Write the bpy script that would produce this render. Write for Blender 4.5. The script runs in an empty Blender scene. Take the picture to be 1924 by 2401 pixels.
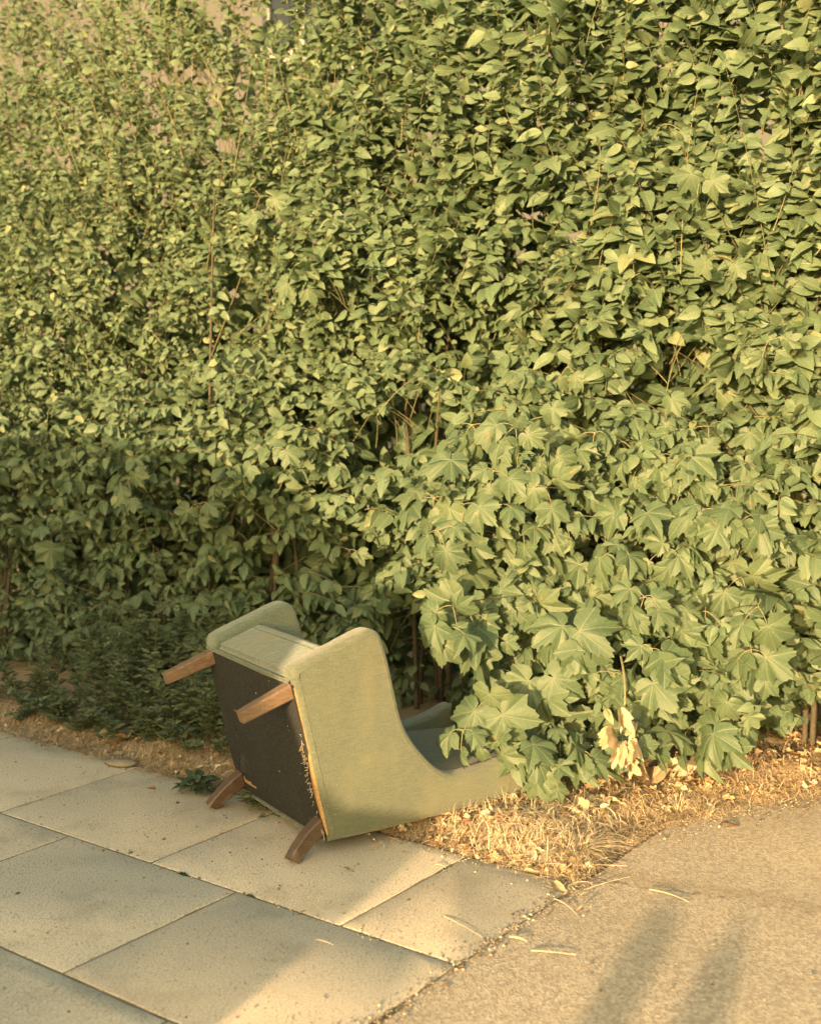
import bpy, bmesh, math, random
import numpy as np
from mathutils import Vector, Matrix, noise

random.seed(7)
rng = np.random.default_rng(7)
scene = bpy.context.scene
COL = scene.collection
R = math.radians

# ------------------------------------------------------------------ camera
CAM_H = 1.46
PITCH = math.atan(300.5 / 2900.0)
cam_d = bpy.data.cameras.new('camera')
cam_d.sensor_fit = 'HORIZONTAL'
cam_d.sensor_width = 33.17
cam_d.lens = 50.0
cam_d.clip_start = 0.05
cam_d.clip_end = 600.0
cam_d.dof.use_dof = True
cam_d.dof.focus_distance = 4.15
cam_d.dof.aperture_fstop = 2.8
cam = bpy.data.objects.new('camera', cam_d)
cam.location = (0, 0, CAM_H)
cam.rotation_euler = (math.pi / 2 - PITCH, 0, 0)
COL.objects.link(cam)
scene.camera = cam

# ------------------------------------------------------------------ light
SUN_AZ = R(24.0)      # light travels towards +Y, veering to +X
SUN_EL = R(8.0)
world = bpy.data.worlds.new('World')
scene.world = world
world.use_nodes = True
wn, wl = world.node_tree.nodes, world.node_tree.links
wn.clear()
sky = wn.new('ShaderNodeTexSky')
sky.sky_type = 'NISHITA'
sky.sun_disc = False
sky.sun_elevation = SUN_EL
sky.sun_rotation = math.pi + SUN_AZ
sky.altitude = 50
sky.air_density = 1.0
sky.dust_density = 4.0
sky.ozone_density = 0.6
warm = wn.new('ShaderNodeMix')
warm.data_type = 'RGBA'
warm.blend_type = 'MULTIPLY'
warm.inputs[0].default_value = 1.0
warm.inputs[7].default_value = (1.0, 0.935, 0.69, 1)
bg = wn.new('ShaderNodeBackground')
bg.inputs[1].default_value = 0.14
wo = wn.new('ShaderNodeOutputWorld')
wl.new(sky.outputs[0], warm.inputs[6])
wl.new(warm.outputs[2], bg.inputs[0])
wl.new(bg.outputs[0], wo.inputs[0])

sun_d = bpy.data.lights.new('sun', 'SUN')
sun_d.energy = 2.85
sun_d.angle = R(0.53)
sun_d.color = (1.0, 0.65, 0.33)
sun = bpy.data.objects.new('sun', sun_d)
SUN_DIR = Vector((math.sin(SUN_AZ) * math.cos(SUN_EL), math.cos(SUN_AZ) * math.cos(SUN_EL), -math.sin(SUN_EL)))
sun.rotation_euler = SUN_DIR.to_track_quat('-Z', 'Y').to_euler()
sun.location = (-3, -6, 5)
COL.objects.link(sun)

vs = scene.view_settings
vs.view_transform = 'Standard'
vs.look = 'None'
vs.gamma = 1.0
vs.use_curve_mapping = False
vs.exposure = 2.4
scene.cycles.max_bounces = 6
scene.cycles.diffuse_bounces = 4
scene.cycles.glossy_bounces = 1
scene.cycles.transmission_bounces = 2
scene.cycles.use_denoising = True
scene.cycles.sample_clamp_indirect = 3.0

# ------------------------------------------------------------------ helpers
def props(o, label=None, cat=None, group=None, kind=None):
    if label: o['label'] = label
    if cat: o['category'] = cat
    if group: o['group'] = group
    if kind: o['kind'] = kind
    return o

def link(name, mesh, parent=None, loc=None, mat=None):
    o = bpy.data.objects.new(name, mesh)
    COL.objects.link(o)
    if parent is not None: o.parent = parent
    if loc is not None: o.location = loc
    if mat is not None and mesh is not None and len(mesh.materials) == 0: mesh.materials.append(mat)
    return o

def empty(name, loc=(0, 0, 0), rz=0.0, parent=None):
    o = bpy.data.objects.new(name, None)
    o.empty_display_size = 0.1
    o.location = loc
    o.rotation_euler = (0, 0, rz)
    COL.objects.link(o)
    if parent is not None: o.parent = parent
    return o

def smooth(me, angle=None):
    me.polygons.foreach_set('use_smooth', [True] * len(me.polygons))
    if angle is not None: me.set_sharp_from_angle(angle=R(angle))

def mesh_pd(name, v, f, sm=None):
    me = bpy.data.meshes.new(name)
    me.from_pydata([tuple(p) for p in v], [], f)
    if sm is not None: smooth(me, sm)
    me.update()
    return me

def bm_mesh(name, bm, sm=None):
    me = bpy.data.meshes.new(name)
    bm.normal_update()
    bm.to_mesh(me)
    bm.free()
    if sm is not None: smooth(me, sm)
    return me

def tri_mesh(name, verts, tris, lc=None):
    """fast triangle mesh from numpy arrays, lc = per-vertex vector attribute"""
    me = bpy.data.meshes.new(name)
    nv, nt = len(verts), len(tris)
    me.vertices.add(nv)
    me.vertices.foreach_set('co', np.ascontiguousarray(verts, dtype=np.float32).ravel())
    me.loops.add(nt * 3)
    me.loops.foreach_set('vertex_index', np.ascontiguousarray(tris, dtype=np.int32).ravel())
    me.polygons.add(nt)
    me.polygons.foreach_set('loop_start', np.arange(0, nt * 3, 3, dtype=np.int32))
    me.polygons.foreach_set('use_smooth', np.ones(nt, dtype=bool))
    if lc is not None:
        at = me.attributes.new('lc', 'FLOAT_VECTOR', 'POINT')
        at.data.foreach_set('vector', np.ascontiguousarray(lc, dtype=np.float32).ravel())
    me.update(calc_edges=True)
    me.validate()
    return me

def box_bm(bm, x0, x1, y0, y1, z0, z1):
    vs_ = [bm.verts.new(p) for p in ((x0,y0,z0),(x1,y0,z0),(x1,y1,z0),(x0,y1,z0),(x0,y0,z1),(x1,y0,z1),(x1,y1,z1),(x0,y1,z1))]
    for f in ((3,2,1,0),(4,5,6,7),(0,1,5,4),(1,2,6,5),(2,3,7,6),(3,0,4,7)):
        bm.faces.new([vs_[i] for i in f])
    return vs_

def box_mesh(name, x0, x1, y0, y1, z0, z1, bev=0.0, seg=2):
    bm = bmesh.new()
    box_bm(bm, x0, x1, y0, y1, z0, z1)
    if bev > 0:
        bmesh.ops.bevel(bm, geom=bm.edges[:], offset=bev, segments=seg, profile=0.5, affect='EDGES')
    return bm_mesh(name, bm, 40 if bev > 0 else None)

def tubes(polys, sides=5):
    """list of (points Nx3, radii N) -> verts, tris"""
    V, T, off = [], [], 0
    for pts, rad in polys:
        pts = np.asarray(pts, float)
        n = len(pts)
        tg = np.gradient(pts, axis=0)
        tg /= np.linalg.norm(tg, axis=1, keepdims=True) + 1e-9
        ref = np.array([0.31, 0.17, 0.93])
        a = np.cross(tg, ref); a /= np.linalg.norm(a, axis=1, keepdims=True) + 1e-9
        b = np.cross(tg, a)
        ang = np.arange(sides) * 2 * math.pi / sides
        ring = pts[:, None, :] + np.asarray(rad)[:, None, None] * (a[:, None, :] * np.cos(ang)[None, :, None] + b[:, None, :] * np.sin(ang)[None, :, None])
        V.append(ring.reshape(-1, 3))
        for i in range(n - 1):
            for j in range(sides):
                k = (j + 1) % sides
                p, q, r_, s_ = off + i*sides + j, off + i*sides + k, off + (i+1)*sides + k, off + (i+1)*sides + j
                T.append((p, q, r_)); T.append((p, r_, s_))
        off += n * sides
    return np.concatenate(V), np.array(T, dtype=np.int32)

def bez(p0, p1, p2, n):
    t = np.linspace(0, 1, n)[:, None]
    return (1-t)**2*np.asarray(p0) + 2*t*(1-t)*np.asarray(p1) + t*t*np.asarray(p2)

def nrm(v):
    v = np.asarray(v, float)
    return v / (np.linalg.norm(v, axis=-1, keepdims=True) + 1e-9)

# a place on the ground or at a given distance seen at a picture point (photo pixels), used to measure the place
FPX, CX, CY = 2900.0, 962.0, 1200.5
FW = np.array([0, math.cos(PITCH), -math.sin(PITCH)]); UPV = np.array([0, math.sin(PITCH), math.cos(PITCH)]); RT = np.array([1.0, 0, 0]); CAMP = np.array([0, 0, CAM_H])
def ray(u, v): return FW + RT * (u - CX) / FPX - UPV * (v - CY) / FPX
def gnd(u, v, z=0.0):
    d = ray(u, v); return CAMP + d * (z - CAM_H) / d[2]
def aty(u, v, y):
    d = ray(u, v); return CAMP + d * (y / d[1])
def project(P):
    q = np.asarray(P) - CAMP; z = q @ FW
    return CX + FPX * (q @ RT) / z, CY - FPX * (q @ UPV) / z, z

# ------------------------------------------------------------------ materials
class NT:
    def __init__(s, name):
        s.m = bpy.data.materials.new(name); s.m.use_nodes = True
        s.n, s.l = s.m.node_tree.nodes, s.m.node_tree.links
        s.n.clear()
        s.out = s.n.new('ShaderNodeOutputMaterial')
        s.b = s.n.new('ShaderNodeBsdfPrincipled')
        s.l.new(s.b.outputs[0], s.out.inputs[0])
    def put(s, sock, v):
        if hasattr(v, 'is_linked') or hasattr(v, 'links'): s.l.new(v, sock)
        elif isinstance(v, (tuple, list)): sock.default_value = tuple(v) + ((1,) if len(v) == 3 and len(sock.default_value) == 4 else ())
        else: sock.default_value = v
    def math(s, op, a, b=0.0, c=None, clamp=False):
        n = s.n.new('ShaderNodeMath'); n.operation = op; n.use_clamp = clamp
        s.put(n.inputs[0], a); s.put(n.inputs[1], b)
        if c is not None: s.put(n.inputs[2], c)
        return n.outputs[0]
    def mix(s, f, a, b, bl='MIX'):
        n = s.n.new('ShaderNodeMix'); n.data_type = 'RGBA'; n.blend_type = bl
        s.put(n.inputs[0], f); s.put(n.inputs[6], a); s.put(n.inputs[7], b)
        return n.outputs[2]
    def noise(s, scale, detail=3.0, vec=None, rough=0.55):
        n = s.n.new('ShaderNodeTexNoise'); n.inputs['Scale'].default_value = scale; n.inputs['Detail'].default_value = detail; n.inputs['Roughness'].default_value = rough
        if vec is not None: s.l.new(vec, n.inputs['Vector'])
        return n.outputs[0]
    def vor(s, scale, vec=None, out='Distance'):
        n = s.n.new('ShaderNodeTexVoronoi'); n.inputs['Scale'].default_value = scale
        if vec is not None: s.l.new(vec, n.inputs['Vector'])
        return n.outputs[out]
    def step(s, v, lo, hi):
        n = s.n.new('ShaderNodeMapRange'); n.interpolation_type = 'SMOOTHSTEP'
        s.put(n.inputs[0], v); n.inputs[1].default_value = lo; n.inputs[2].default_value = hi
        return n.outputs[0]
    def obj(s):
        return s.n.new('ShaderNodeTexCoord').outputs['Object']
    def pos(s):
        return s.n.new('ShaderNodeNewGeometry').outputs['Position']
    def rnd(s):
        return s.n.new('ShaderNodeObjectInfo').outputs['Random']
    def mapping(s, vec, sc=(1,1,1), rot=(0,0,0)):
        n = s.n.new('ShaderNodeMapping'); s.l.new(vec, n.inputs[0]); n.inputs['Scale'].default_value = sc; n.inputs['Rotation'].default_value = rot
        return n.outputs[0]
    def bump(s, h, strength=0.4, dist=0.01):
        n = s.n.new('ShaderNodeBump'); n.inputs['Strength'].default_value = strength; n.inputs['Distance'].default_value = dist
        s.put(n.inputs['Height'], h); s.l.new(n.outputs[0], s.b.inputs['Normal'])
    def fin(s, color=None, rough=0.7, spec=0.3):
        if color is not None: s.put(s.b.inputs['Base Color'], color)
        s.put(s.b.inputs['Roughness'], rough); s.b.inputs['Specular IOR Level'].default_value = spec
        return s.m

def leaf_material(name, dark, mid, light, vein, palmate, transl=0.28):
    t = NT(name)
    at = t.n.new('ShaderNodeAttribute'); at.attribute_name = 'lc'
    sp = t.n.new('ShaderNodeSeparateXYZ'); t.l.new(at.outputs['Vector'], sp.inputs[0])
    x, y, tone = sp.outputs[0], sp.outputs[1], sp.outputs[2]
    tone = t.math('ADD', tone, t.math('MULTIPLY', t.math('SUBTRACT', t.rnd(), 0.5), 0.25), clamp=True)
    cr = t.n.new('ShaderNodeValToRGB'); t.l.new(tone, cr.inputs[0])
    cr.color_ramp.elements[0].position = 0.0; cr.color_ramp.elements[0].color = (*dark, 1)
    cr.color_ramp.elements[1].position = 0.55; cr.color_ramp.elements[1].color = (*mid, 1)
    e = cr.color_ramp.elements.new(0.9); e.color = (*light, 1)
    e = cr.color_ramp.elements.new(1.0); e.color = (light[0]*1.5, light[1]*1.25, light[2]*1.2, 1)
    col = cr.outputs[0]
    if palmate:
        d = None
        r_ = t.math('SQRT', t.math('ADD', t.math('MULTIPLY', x, x), t.math('MULTIPLY', y, y)))
        ang = t.math('ARCTAN2', x, y)
        for th in (0, 49, -49, 100, -100):
            k = t.math('ABSOLUTE', t.math('SUBTRACT', ang, R(th)))
            k = t.math('MULTIPLY', k, r_)
            d = k if d is None else t.math('MINIMUM', d, k)
        v1 = t.math('SUBTRACT', 1.0, t.step(d, 0.006, 0.026))
        sv = t.math('SINE', t.math('MULTIPLY', t.math('ADD', r_, t.math('MULTIPLY', d, -0.75)), 46.0))
        v2 = t.math('MULTIPLY', t.step(sv, 0.82, 1.0), 0.35)
        veins = t.math('MAXIMUM', v1, v2)
    else:
        ax = t.math('ABSOLUTE', x)
        v1 = t.math('SUBTRACT', 1.0, t.step(ax, 0.008, 0.035))
        sv = t.math('SINE', t.math('MULTIPLY', t.math('SUBTRACT', y, t.math('MULTIPLY', ax, 0.8)), 44.0))
        v2 = t.math('MULTIPLY', t.step(sv, 0.75, 1.0), 0.4)
        veins = t.math('MAXIMUM', v1, v2)
    nz = t.noise(38.0, 3.0, t.pos())
    col = t.mix(t.math('MULTIPLY', t.step(nz, 0.35, 0.75), 0.35), col, dark)
    col = t.mix(t.math('MULTIPLY', veins, 0.55), col, vein)
    brown = t.math('MULTIPLY', t.step(t.noise(16.0, 4.0, t.pos(), .7), 0.66, 0.74), 0.65)
    col = t.mix(brown, col, (0.22, 0.15, 0.07))
    spots = t.math('MULTIPLY', t.step(t.noise(160.0, 1.0, t.pos()), 0.70, 0.76), 0.5)
    col = t.mix(spots, col, (0.10, 0.07, 0.03))
    t.bump(t.math('MULTIPLY', veins, -1.0), 0.35, 0.004)
    t.fin(col, 0.52, 0.35)
    tr = t.n.new('ShaderNodeBsdfTranslucent')
    t.put(tr.inputs[0], t.mix(1.0, col, (1.5, 1.45, 0.5), 'MULTIPLY'))
    ms = t.n.new('ShaderNodeMixShader'); ms.inputs[0].default_value = transl
    t.l.new(t.b.outputs[0], ms.inputs[1]); t.l.new(tr.outputs[0], ms.inputs[2]); t.l.new(ms.outputs[0], t.out.inputs[0])
    return t.m

def toned_material(name, stops, rough=0.8, transl=0.0):
    """colour from the tone in the lc attribute"""
    t = NT(name)
    at = t.n.new('ShaderNodeAttribute'); at.attribute_name = 'lc'
    sp = t.n.new('ShaderNodeSeparateXYZ'); t.l.new(at.outputs['Vector'], sp.inputs[0])
    tone = t.math('ADD', sp.outputs[2], t.math('MULTIPLY', t.math('SUBTRACT', t.rnd(), 0.5), 0.2), clamp=True)
    cr = t.n.new('ShaderNodeValToRGB'); t.l.new(tone, cr.inputs[0])
    n = len(stops)
    for i, c in enumerate(stops):
        if i < 2: e = cr.color_ramp.elements[i]
        else: e = cr.color_ramp.elements.new(0.5)
    for i, c in enumerate(stops):
        cr.color_ramp.elements[i].position = i / (n - 1)
        cr.color_ramp.elements[i].color = (*c, 1)
    nz = t.step(t.noise(60.0, 3.0, t.pos()), 0.3, 0.8)
    col = t.mix(t.math('MULTIPLY', nz, 0.3), cr.outputs[0], tuple(0.5 * q for q in stops[0]))
    t.fin(col, rough, 0.2)
    if transl > 0:
        tr = t.n.new('ShaderNodeBsdfTranslucent'); t.put(tr.inputs[0], col)
        ms = t.n.new('ShaderNodeMixShader'); ms.inputs[0].default_value = transl
        t.l.new(t.b.outputs[0], ms.inputs[1]); t.l.new(tr.outputs[0], ms.inputs[2]); t.l.new(ms.outputs[0], t.out.inputs[0])
    return t.m

M = {}
M['leaf'] = leaf_material('shrub_leaf', (0.052, 0.092, 0.050), (0.095, 0.146, 0.083), (0.130, 0.178, 0.100), (0.155, 0.19, 0.12), False, 0.26)
M['maple'] = leaf_material('maple_leaf', (0.046, 0.080, 0.043), (0.072, 0.112, 0.060), (0.098, 0.136, 0.072), (0.15, 0.185, 0.115), True, 0.24)
M['weed'] = toned_material('weed_green', [(0.065, 0.092, 0.050), (0.108, 0.140, 0.075), (0.17, 0.195, 0.11)], 0.6, 0.25)
M['broadweed'] = toned_material('broad_weed_green', [(0.040, 0.068, 0.040), (0.062, 0.095, 0.055), (0.085, 0.12, 0.068)], 0.5, 0.2)
M['straw'] = toned_material('dry_straw', [(0.22, 0.16, 0.10), (0.45, 0.355, 0.23), (0.70, 0.60, 0.42)], 0.7, 0.2)
M['dry'] = toned_material('withered_leaf', [(0.26, 0.15, 0.08), (0.42, 0.33, 0.20), (0.60, 0.53, 0.38)], 0.75, 0.2)
M['twig'] = toned_material('green_twig', [(0.07, 0.055, 0.03), (0.10, 0.11, 0.055), (0.22, 0.205, 0.12)], 0.7)

t = NT('bark'); o_ = t.pos()
t.bump(t.noise(90, 4, o_), 0.6, 0.01)
M['bark'] = t.fin(t.mix(t.noise(25, 4, o_), (0.045, 0.04, 0.03), (0.09, 0.08, 0.06)), 0.9, 0.1)

def concrete(name, c0, c1, chip):
    t = NT(name); p = t.pos()
    big = t.noise(2.2, 4, p); fine = t.noise(170, 3, p, .7)
    col = t.mix(big, c0, c1)
    rv = t.math('MULTIPLY', t.math('SUBTRACT', t.rnd(), 0.5), 0.12)
    col = t.mix(1.0, col, t.n.new('ShaderNodeCombineColor').outputs[0], 'MIX') if False else col
    hsv = t.n.new('ShaderNodeHueSaturation'); t.put(hsv.inputs['Value'], t.math('ADD', rv, 1.0)); t.l.new(col, hsv.inputs['Color']); col = hsv.outputs[0]
    col = t.mix(t.math('MULTIPLY', t.step(fine, 0.40, 0.64), 0.70), col, tuple(0.58 * q for q in c0))
    ps = t.mapping(p, (1.0, 0.42, 1.0), (0, 0, R(-64)))
    pits = t.step(t.noise(150, 2.5, ps, .65), 0.585, 0.67)
    pits2 = t.step(t.noise(52, 3.0, ps, .6), 0.70, 0.75)
    pits = t.math('MAXIMUM', t.math('MULTIPLY', pits, t.step(t.noise(9, 3, p), .35, .6)), pits2)
    col = t.mix(t.math('MULTIPLY', pits, chip), col, (0.07, 0.058, 0.042))
    pale = t.math('SUBTRACT', 1.0, t.step(t.vor(95, p), 0.10, 0.24))
    col = t.mix(t.math('MULTIPLY', pale, 0.35), col, (0.62, 0.58, 0.5))
    stain = t.step(t.noise(4.0, 6, p, .65), 0.48, 0.70)
    col = t.mix(t.math('MULTIPLY', stain, 0.28), col, (0.17, 0.145, 0.105))
    h = t.math('SUBTRACT', t.math('MULTIPLY', fine, 0.7), t.math('MULTIPLY', pits, 1.2))
    t.bump(h, 0.5, 0.004)
    return t.fin(col, 0.9, 0.15)
M['slab'] = concrete('paving_concrete', (0.51, 0.45, 0.35), (0.61, 0.535, 0.42), 0.62)
M['slab_rough'] = concrete('worn_paving_concrete', (0.385, 0.35, 0.28), (0.455, 0.415, 0.335), 0.8)

t = NT('asphalt'); p = t.pos()
col = t.mix(t.noise(3.0, 5, p), (0.41, 0.35, 0.265), (0.495, 0.425, 0.325))
agg = t.vor(120, p, 'Color')
bw = t.n.new('ShaderNodeRGBToBW'); t.l.new(agg, bw.inputs[0])
col = t.mix(t.math('MULTIPLY', t.step(bw.outputs[0], 0.25, 0.75), 0.65), col, (0.25, 0.205, 0.15))
col = t.mix(t.math('MULTIPLY', t.step(bw.outputs[0], 0.80, 0.86), 0.55), col, (0.66, 0.58, 0.46))
gr = t.noise(300, 2, p)
t.bump(t.math('ADD', t.math('MULTIPLY', t.vor(170, p), 1.0), t.math('MULTIPLY', gr, 0.5)), 0.5, 0.005)
l0, l1 = (0.51, 3.62), (1.12, 3.36)
sp = t.n.new('ShaderNodeSeparateXYZ'); t.l.new(p, sp.inputs[0])
ld = math.hypot(l1[0] - l0[0], l1[1] - l0[1]); lnx, lny = -(l1[1] - l0[1]) / ld, (l1[0] - l0[0]) / ld
dist = t.math('ADD', t.math('ADD', t.math('MULTIPLY', t.math('SUBTRACT', sp.outputs[0], l0[0]), lnx), t.math('MULTIPLY', t.math('SUBTRACT', sp.outputs[1], l0[1]), lny)), t.math('MULTIPLY', t.math('SUBTRACT', t.noise(5, 3, p), .5), .12))
seam = t.math('SUBTRACT', 1.0, t.step(t.math('ABSOLUTE', dist), 0.0, 0.06))
col = t.mix(t.math('MULTIPLY', seam, 0.35), col, (0.23, 0.175, 0.105))
crumb = t.math('MULTIPLY', t.math('SUBTRACT', 1.0, t.step(t.math('ABSOLUTE', t.math('ADD', dist, .05)), 0.004, 0.016)), t.step(t.noise(45, 3, p), .46, .6))
col = t.mix(t.math('MULTIPLY', crumb, 0.6), col, (0.13, 0.10, 0.065))
dirt = t.step(t.noise(1.7, 4, p), 0.48, 0.7)
col = t.mix(t.math('MULTIPLY', dirt, 0.25), col, (0.26, 0.22, 0.165))
M['asphalt'] = t.fin(col, 0.92, 0.12)

t = NT('road_tarmac'); p = t.pos()
M['road'] = t.fin(t.mix(t.noise(60, 4, p), (0.045, 0.045, 0.045), (0.075, 0.072, 0.068)), 0.9, 0.15)

t = NT('verge_soil'); p = t.pos()
col = t.mix(t.noise(14, 6, p), (0.19, 0.145, 0.095), (0.36, 0.285, 0.19))
col = t.mix(t.math('MULTIPLY', t.step(t.vor(75, t.mapping(p, (1, 0.35, 1), (0, 0, 0.5))), 0.05, 0.3), 0.5), (0.40, 0.31, 0.20), col)
t.bump(t.noise(120, 5, p), 0.9, 0.02)
M['soil'] = t.fin(col, 0.95, 0.1)
t = NT('joint_sand'); p = t.pos()
col = t.mix(t.step(t.noise(9, 4, p), 0.5, 0.66), (0.21, 0.18, 0.13), (0.10, 0.11, 0.06))
t.bump(t.noise(200, 4, p), 0.8, 0.01)
M['joint'] = t.fin(col, 0.95, 0.1)
t = NT('far_ground'); p = t.pos()
M['ground'] = t.fin(t.mix(t.noise(1.5, 6, p), (0.10, 0.085, 0.055), (0.20, 0.165, 0.11)), 0.95, 0.1)

def fabric(name, c0, c1):
    t = NT(name); o = t.obj()
    st = t.mapping(o, (22, 60, 190), (0, R(-9), 0))
    rib = t.noise(1.0, 2, st)
    wv = t.noise(165, 2.5, o, .75)
    col = t.mix(t.step(rib, 0.3, 0.7), c0, c1)
    col = t.mix(t.math('MULTIPLY', t.step(wv, 0.36, 0.66), 0.55), col, tuple(0.62 * q for q in c0))
    soil = t.step(t.noise(4.5, 6, o, .65), 0.46, 0.72)
    col = t.mix(t.math('MULTIPLY', soil, 0.40), col, (0.15, 0.135, 0.075))
    fade = t.step(t.noise(2.3, 3, o), 0.45, 0.7)
    col = t.mix(t.math('MULTIPLY', fade, 0.30), col, tuple(1.25 * q for q in c1))
    fluff = t.step(t.noise(95, 1, o), 0.775, 0.80)
    col = t.mix(t.math('MULTIPLY', fluff, 0.7), col, (0.5, 0.44, 0.3))
    t.bump(t.math('ADD', t.math('ADD', rib, wv), t.math('MULTIPLY', t.noise(9, 3, o), 2.5)), 0.55, 0.004)
    m = t.fin(col, 0.95, 0.1)
    t.b.inputs['Sheen Weight'].default_value = 0.25
    t.b.inputs['Sheen Roughness'].default_value = 0.5
    return m
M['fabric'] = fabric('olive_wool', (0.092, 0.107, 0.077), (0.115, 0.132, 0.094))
M['fabric_shaded'] = fabric('shaded_wool', (0.112, 0.145, 0.118), (0.142, 0.178, 0.146))  # chair wool with shade of apron and far side put into the colour
M['fabric_inner_shade'] = fabric('inner_shade_wool', (0.062, 0.090, 0.066), (0.082, 0.112, 0.084))  # same wool darker, shade between the wings put into the colour
M['piping'] = fabric('dark_green_piping', (0.06, 0.085, 0.06), (0.09, 0.115, 0.08))

t = NT('black_dust_cloth'); o = t.obj()
col = t.mix(t.noise(9, 5, o), (0.014, 0.015, 0.016), (0.025, 0.027, 0.027))
gr_ = t.step(t.noise(150, 2.5, o, .75), .38, .64)
col = t.mix(t.math('MULTIPLY', gr_, 0.7), col, (0.045, 0.047, 0.046))
lint = t.math('MAXIMUM', t.step(t.noise(75, 0, o), 0.855, 0.87), t.math('MULTIPLY', t.step(t.noise(190, 1, o), 0.80, 0.84), 0.5))
col = t.mix(t.math('MULTIPLY', lint, 0.8), col, (0.45, 0.42, 0.36))
t.bump(t.math('ADD', t.noise(3.5, 3, o), t.math('MULTIPLY', t.noise(600, 1, o), 0.08)), 0.5, 0.02)
M['cloth'] = t.fin(col, 0.95, 0.1)

def wood(name, c0, c1, c2):
    t = NT(name); o = t.obj()
    g = t.noise(1.0, 5, t.mapping(o, (14, 90, 90)))
    col = t.mix(g, c0, c1)
    col = t.mix(t.math('MULTIPLY', t.step(t.noise(1.0, 3, t.mapping(o, (40, 170, 170)), .7), .40, .66), .55), col, tuple(0.5 * q for q in c0))
    wear = t.step(t.noise(22, 5, o), 0.52, 0.70)
    col = t.mix(t.math('MULTIPLY', wear, 0.6), col, c2)
    t.bump(g, 0.3, 0.003)
    return t.fin(col, t.math('ADD', t.math('MULTIPLY', g, 0.25), 0.35), 0.4)
M['wood'] = wood('varnished_beech', (0.125, 0.082, 0.052), (0.19, 0.128, 0.082), (0.24, 0.20, 0.15))
M['wood_dark'] = wood('dark_beech', (0.060, 0.040, 0.028), (0.10, 0.066, 0.044), (0.15, 0.12, 0.09))  # darker brown beech for the rear legs
M['wood_raw'] = wood('bare_pine', (0.36, 0.22, 0.10), (0.48, 0.31, 0.15), (0.28, 0.16, 0.07))

t = NT('render_wall'); p = t.pos()
col = t.mix(t.noise(1.2, 5, p), (0.12, 0.12, 0.118), (0.15, 0.148, 0.142))
t.bump(t.noise(90, 4, p), 0.4, 0.01)
M['wall'] = t.fin(col, 0.95, 0.1)
t = NT('white_paint'); M['white'] = t.fin(t.mix(t.noise(6, 3, t.pos()), (0.33, 0.32, 0.30), (0.40, 0.39, 0.37)), 0.5, 0.4)
t = NT('window_glass'); M['glass'] = t.fin((0.03, 0.035, 0.04), 0.06, 0.6)
t = NT('dark_metal'); M['darkmetal'] = t.fin(t.mix(t.noise(8, 3, t.pos()), (0.018, 0.026, 0.03), (0.03, 0.04, 0.045)), 0.5, 0.4)
t = NT('roof_slate'); M['slate'] = t.fin(t.mix(t.noise(4, 4, t.pos()), (0.10, 0.095, 0.095), (0.17, 0.16, 0.155)), 0.8, 0.2)
t = NT('grey_van_paint'); M['van'] = t.fin(t.mix(t.noise(3, 2, t.pos()), (0.50, 0.50, 0.49), (0.54, 0.54, 0.53)), 0.25, 0.5)
t = NT('tyre_rubber'); M['tyre'] = t.fin(t.mix(t.noise(30, 3, t.obj()), (0.015, 0.015, 0.015), (0.03, 0.03, 0.03)), 0.85, 0.2)
t = NT('steel_rim'); M['rim'] = t.fin(t.mix(t.noise(20, 3, t.obj()), (0.35, 0.35, 0.36), (0.5, 0.5, 0.5)), 0.4, 0.5); M['rim'].node_tree.nodes['Principled BSDF'].inputs['Metallic'].default_value = 0.8
t = NT('kerb_stone'); M['stone'] = t.fin(t.mix(t.noise(40, 5, t.pos()), (0.17, 0.15, 0.115), (0.28, 0.245, 0.19)), 0.9, 0.15)
t = NT('crumpled_wrapper'); M['wrapper'] = t.fin(t.mix(t.step(t.noise(28, 1, t.obj()), 0.46, 0.52), (0.03, 0.13, 0.13), (0.5, 0.5, 0.42)), 0.35, 0.5)
t = NT('moss'); p = t.pos(); t.bump(t.noise(300, 4, p), 1.0, 0.01); M['moss'] = t.fin(t.mix(t.noise(60, 3, p), (0.025, 0.045, 0.018), (0.06, 0.085, 0.03)), 0.95, 0.1)

# ------------------------------------------------------------------ setting: ground, pavement, asphalt, verge
E1 = np.array([0.806, -0.592, 0.0]); E2 = np.array([0.592, 0.806, 0.0]); ORG = np.array([-0.191, 3.216, 0.0])
def st(s, t_, z=0.0): return ORG + E1 * s + E2 * t_ + np.array([0, 0, z])
RZ = math.atan2(E1[1], E1[0])

g = link('ground', mesh_pd('ground', [(-150, -150, -.16), (150, -150, -.16), (150, 250, -.16), (-150, 250, -.16)], [(0, 1, 2, 3)]), mat=M['ground'])
props(g, kind='structure')
# road behind the photographer
v = [st(-40, -4.1, -.115), st(40, -4.1, -.115), st(40, -16, -.115), st(-40, -16, -.115)]
g = link('road', mesh_pd('road', v, [(3, 2, 1, 0)]), mat=M['road']); props(g, kind='structure')
kb = empty('kerb', tuple(st(0, -3.95, 0)), RZ); props(kb, kind='structure')
kme = box_mesh('kerb_stone', -0.455, 0.455, -0.075, 0.075, -0.2, 0.0, 0.012)
for i in range(-6, 7): link('kerb_stone', kme, kb, (i * 0.92, 0, 0), M['stone'])

ROW = 0.618
bed = [st(-7, -6.2 * ROW, -.0035), st(0.40, -6.2 * ROW, -.0035), st(0.40, ROW + .01, -.0035), st(-7, ROW + .01, -.0035)]
pave = link('pavement', mesh_pd('pavement_bed', bed, [(0, 1, 2, 3)]), mat=M['joint']); props(pave, kind='structure')

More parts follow.
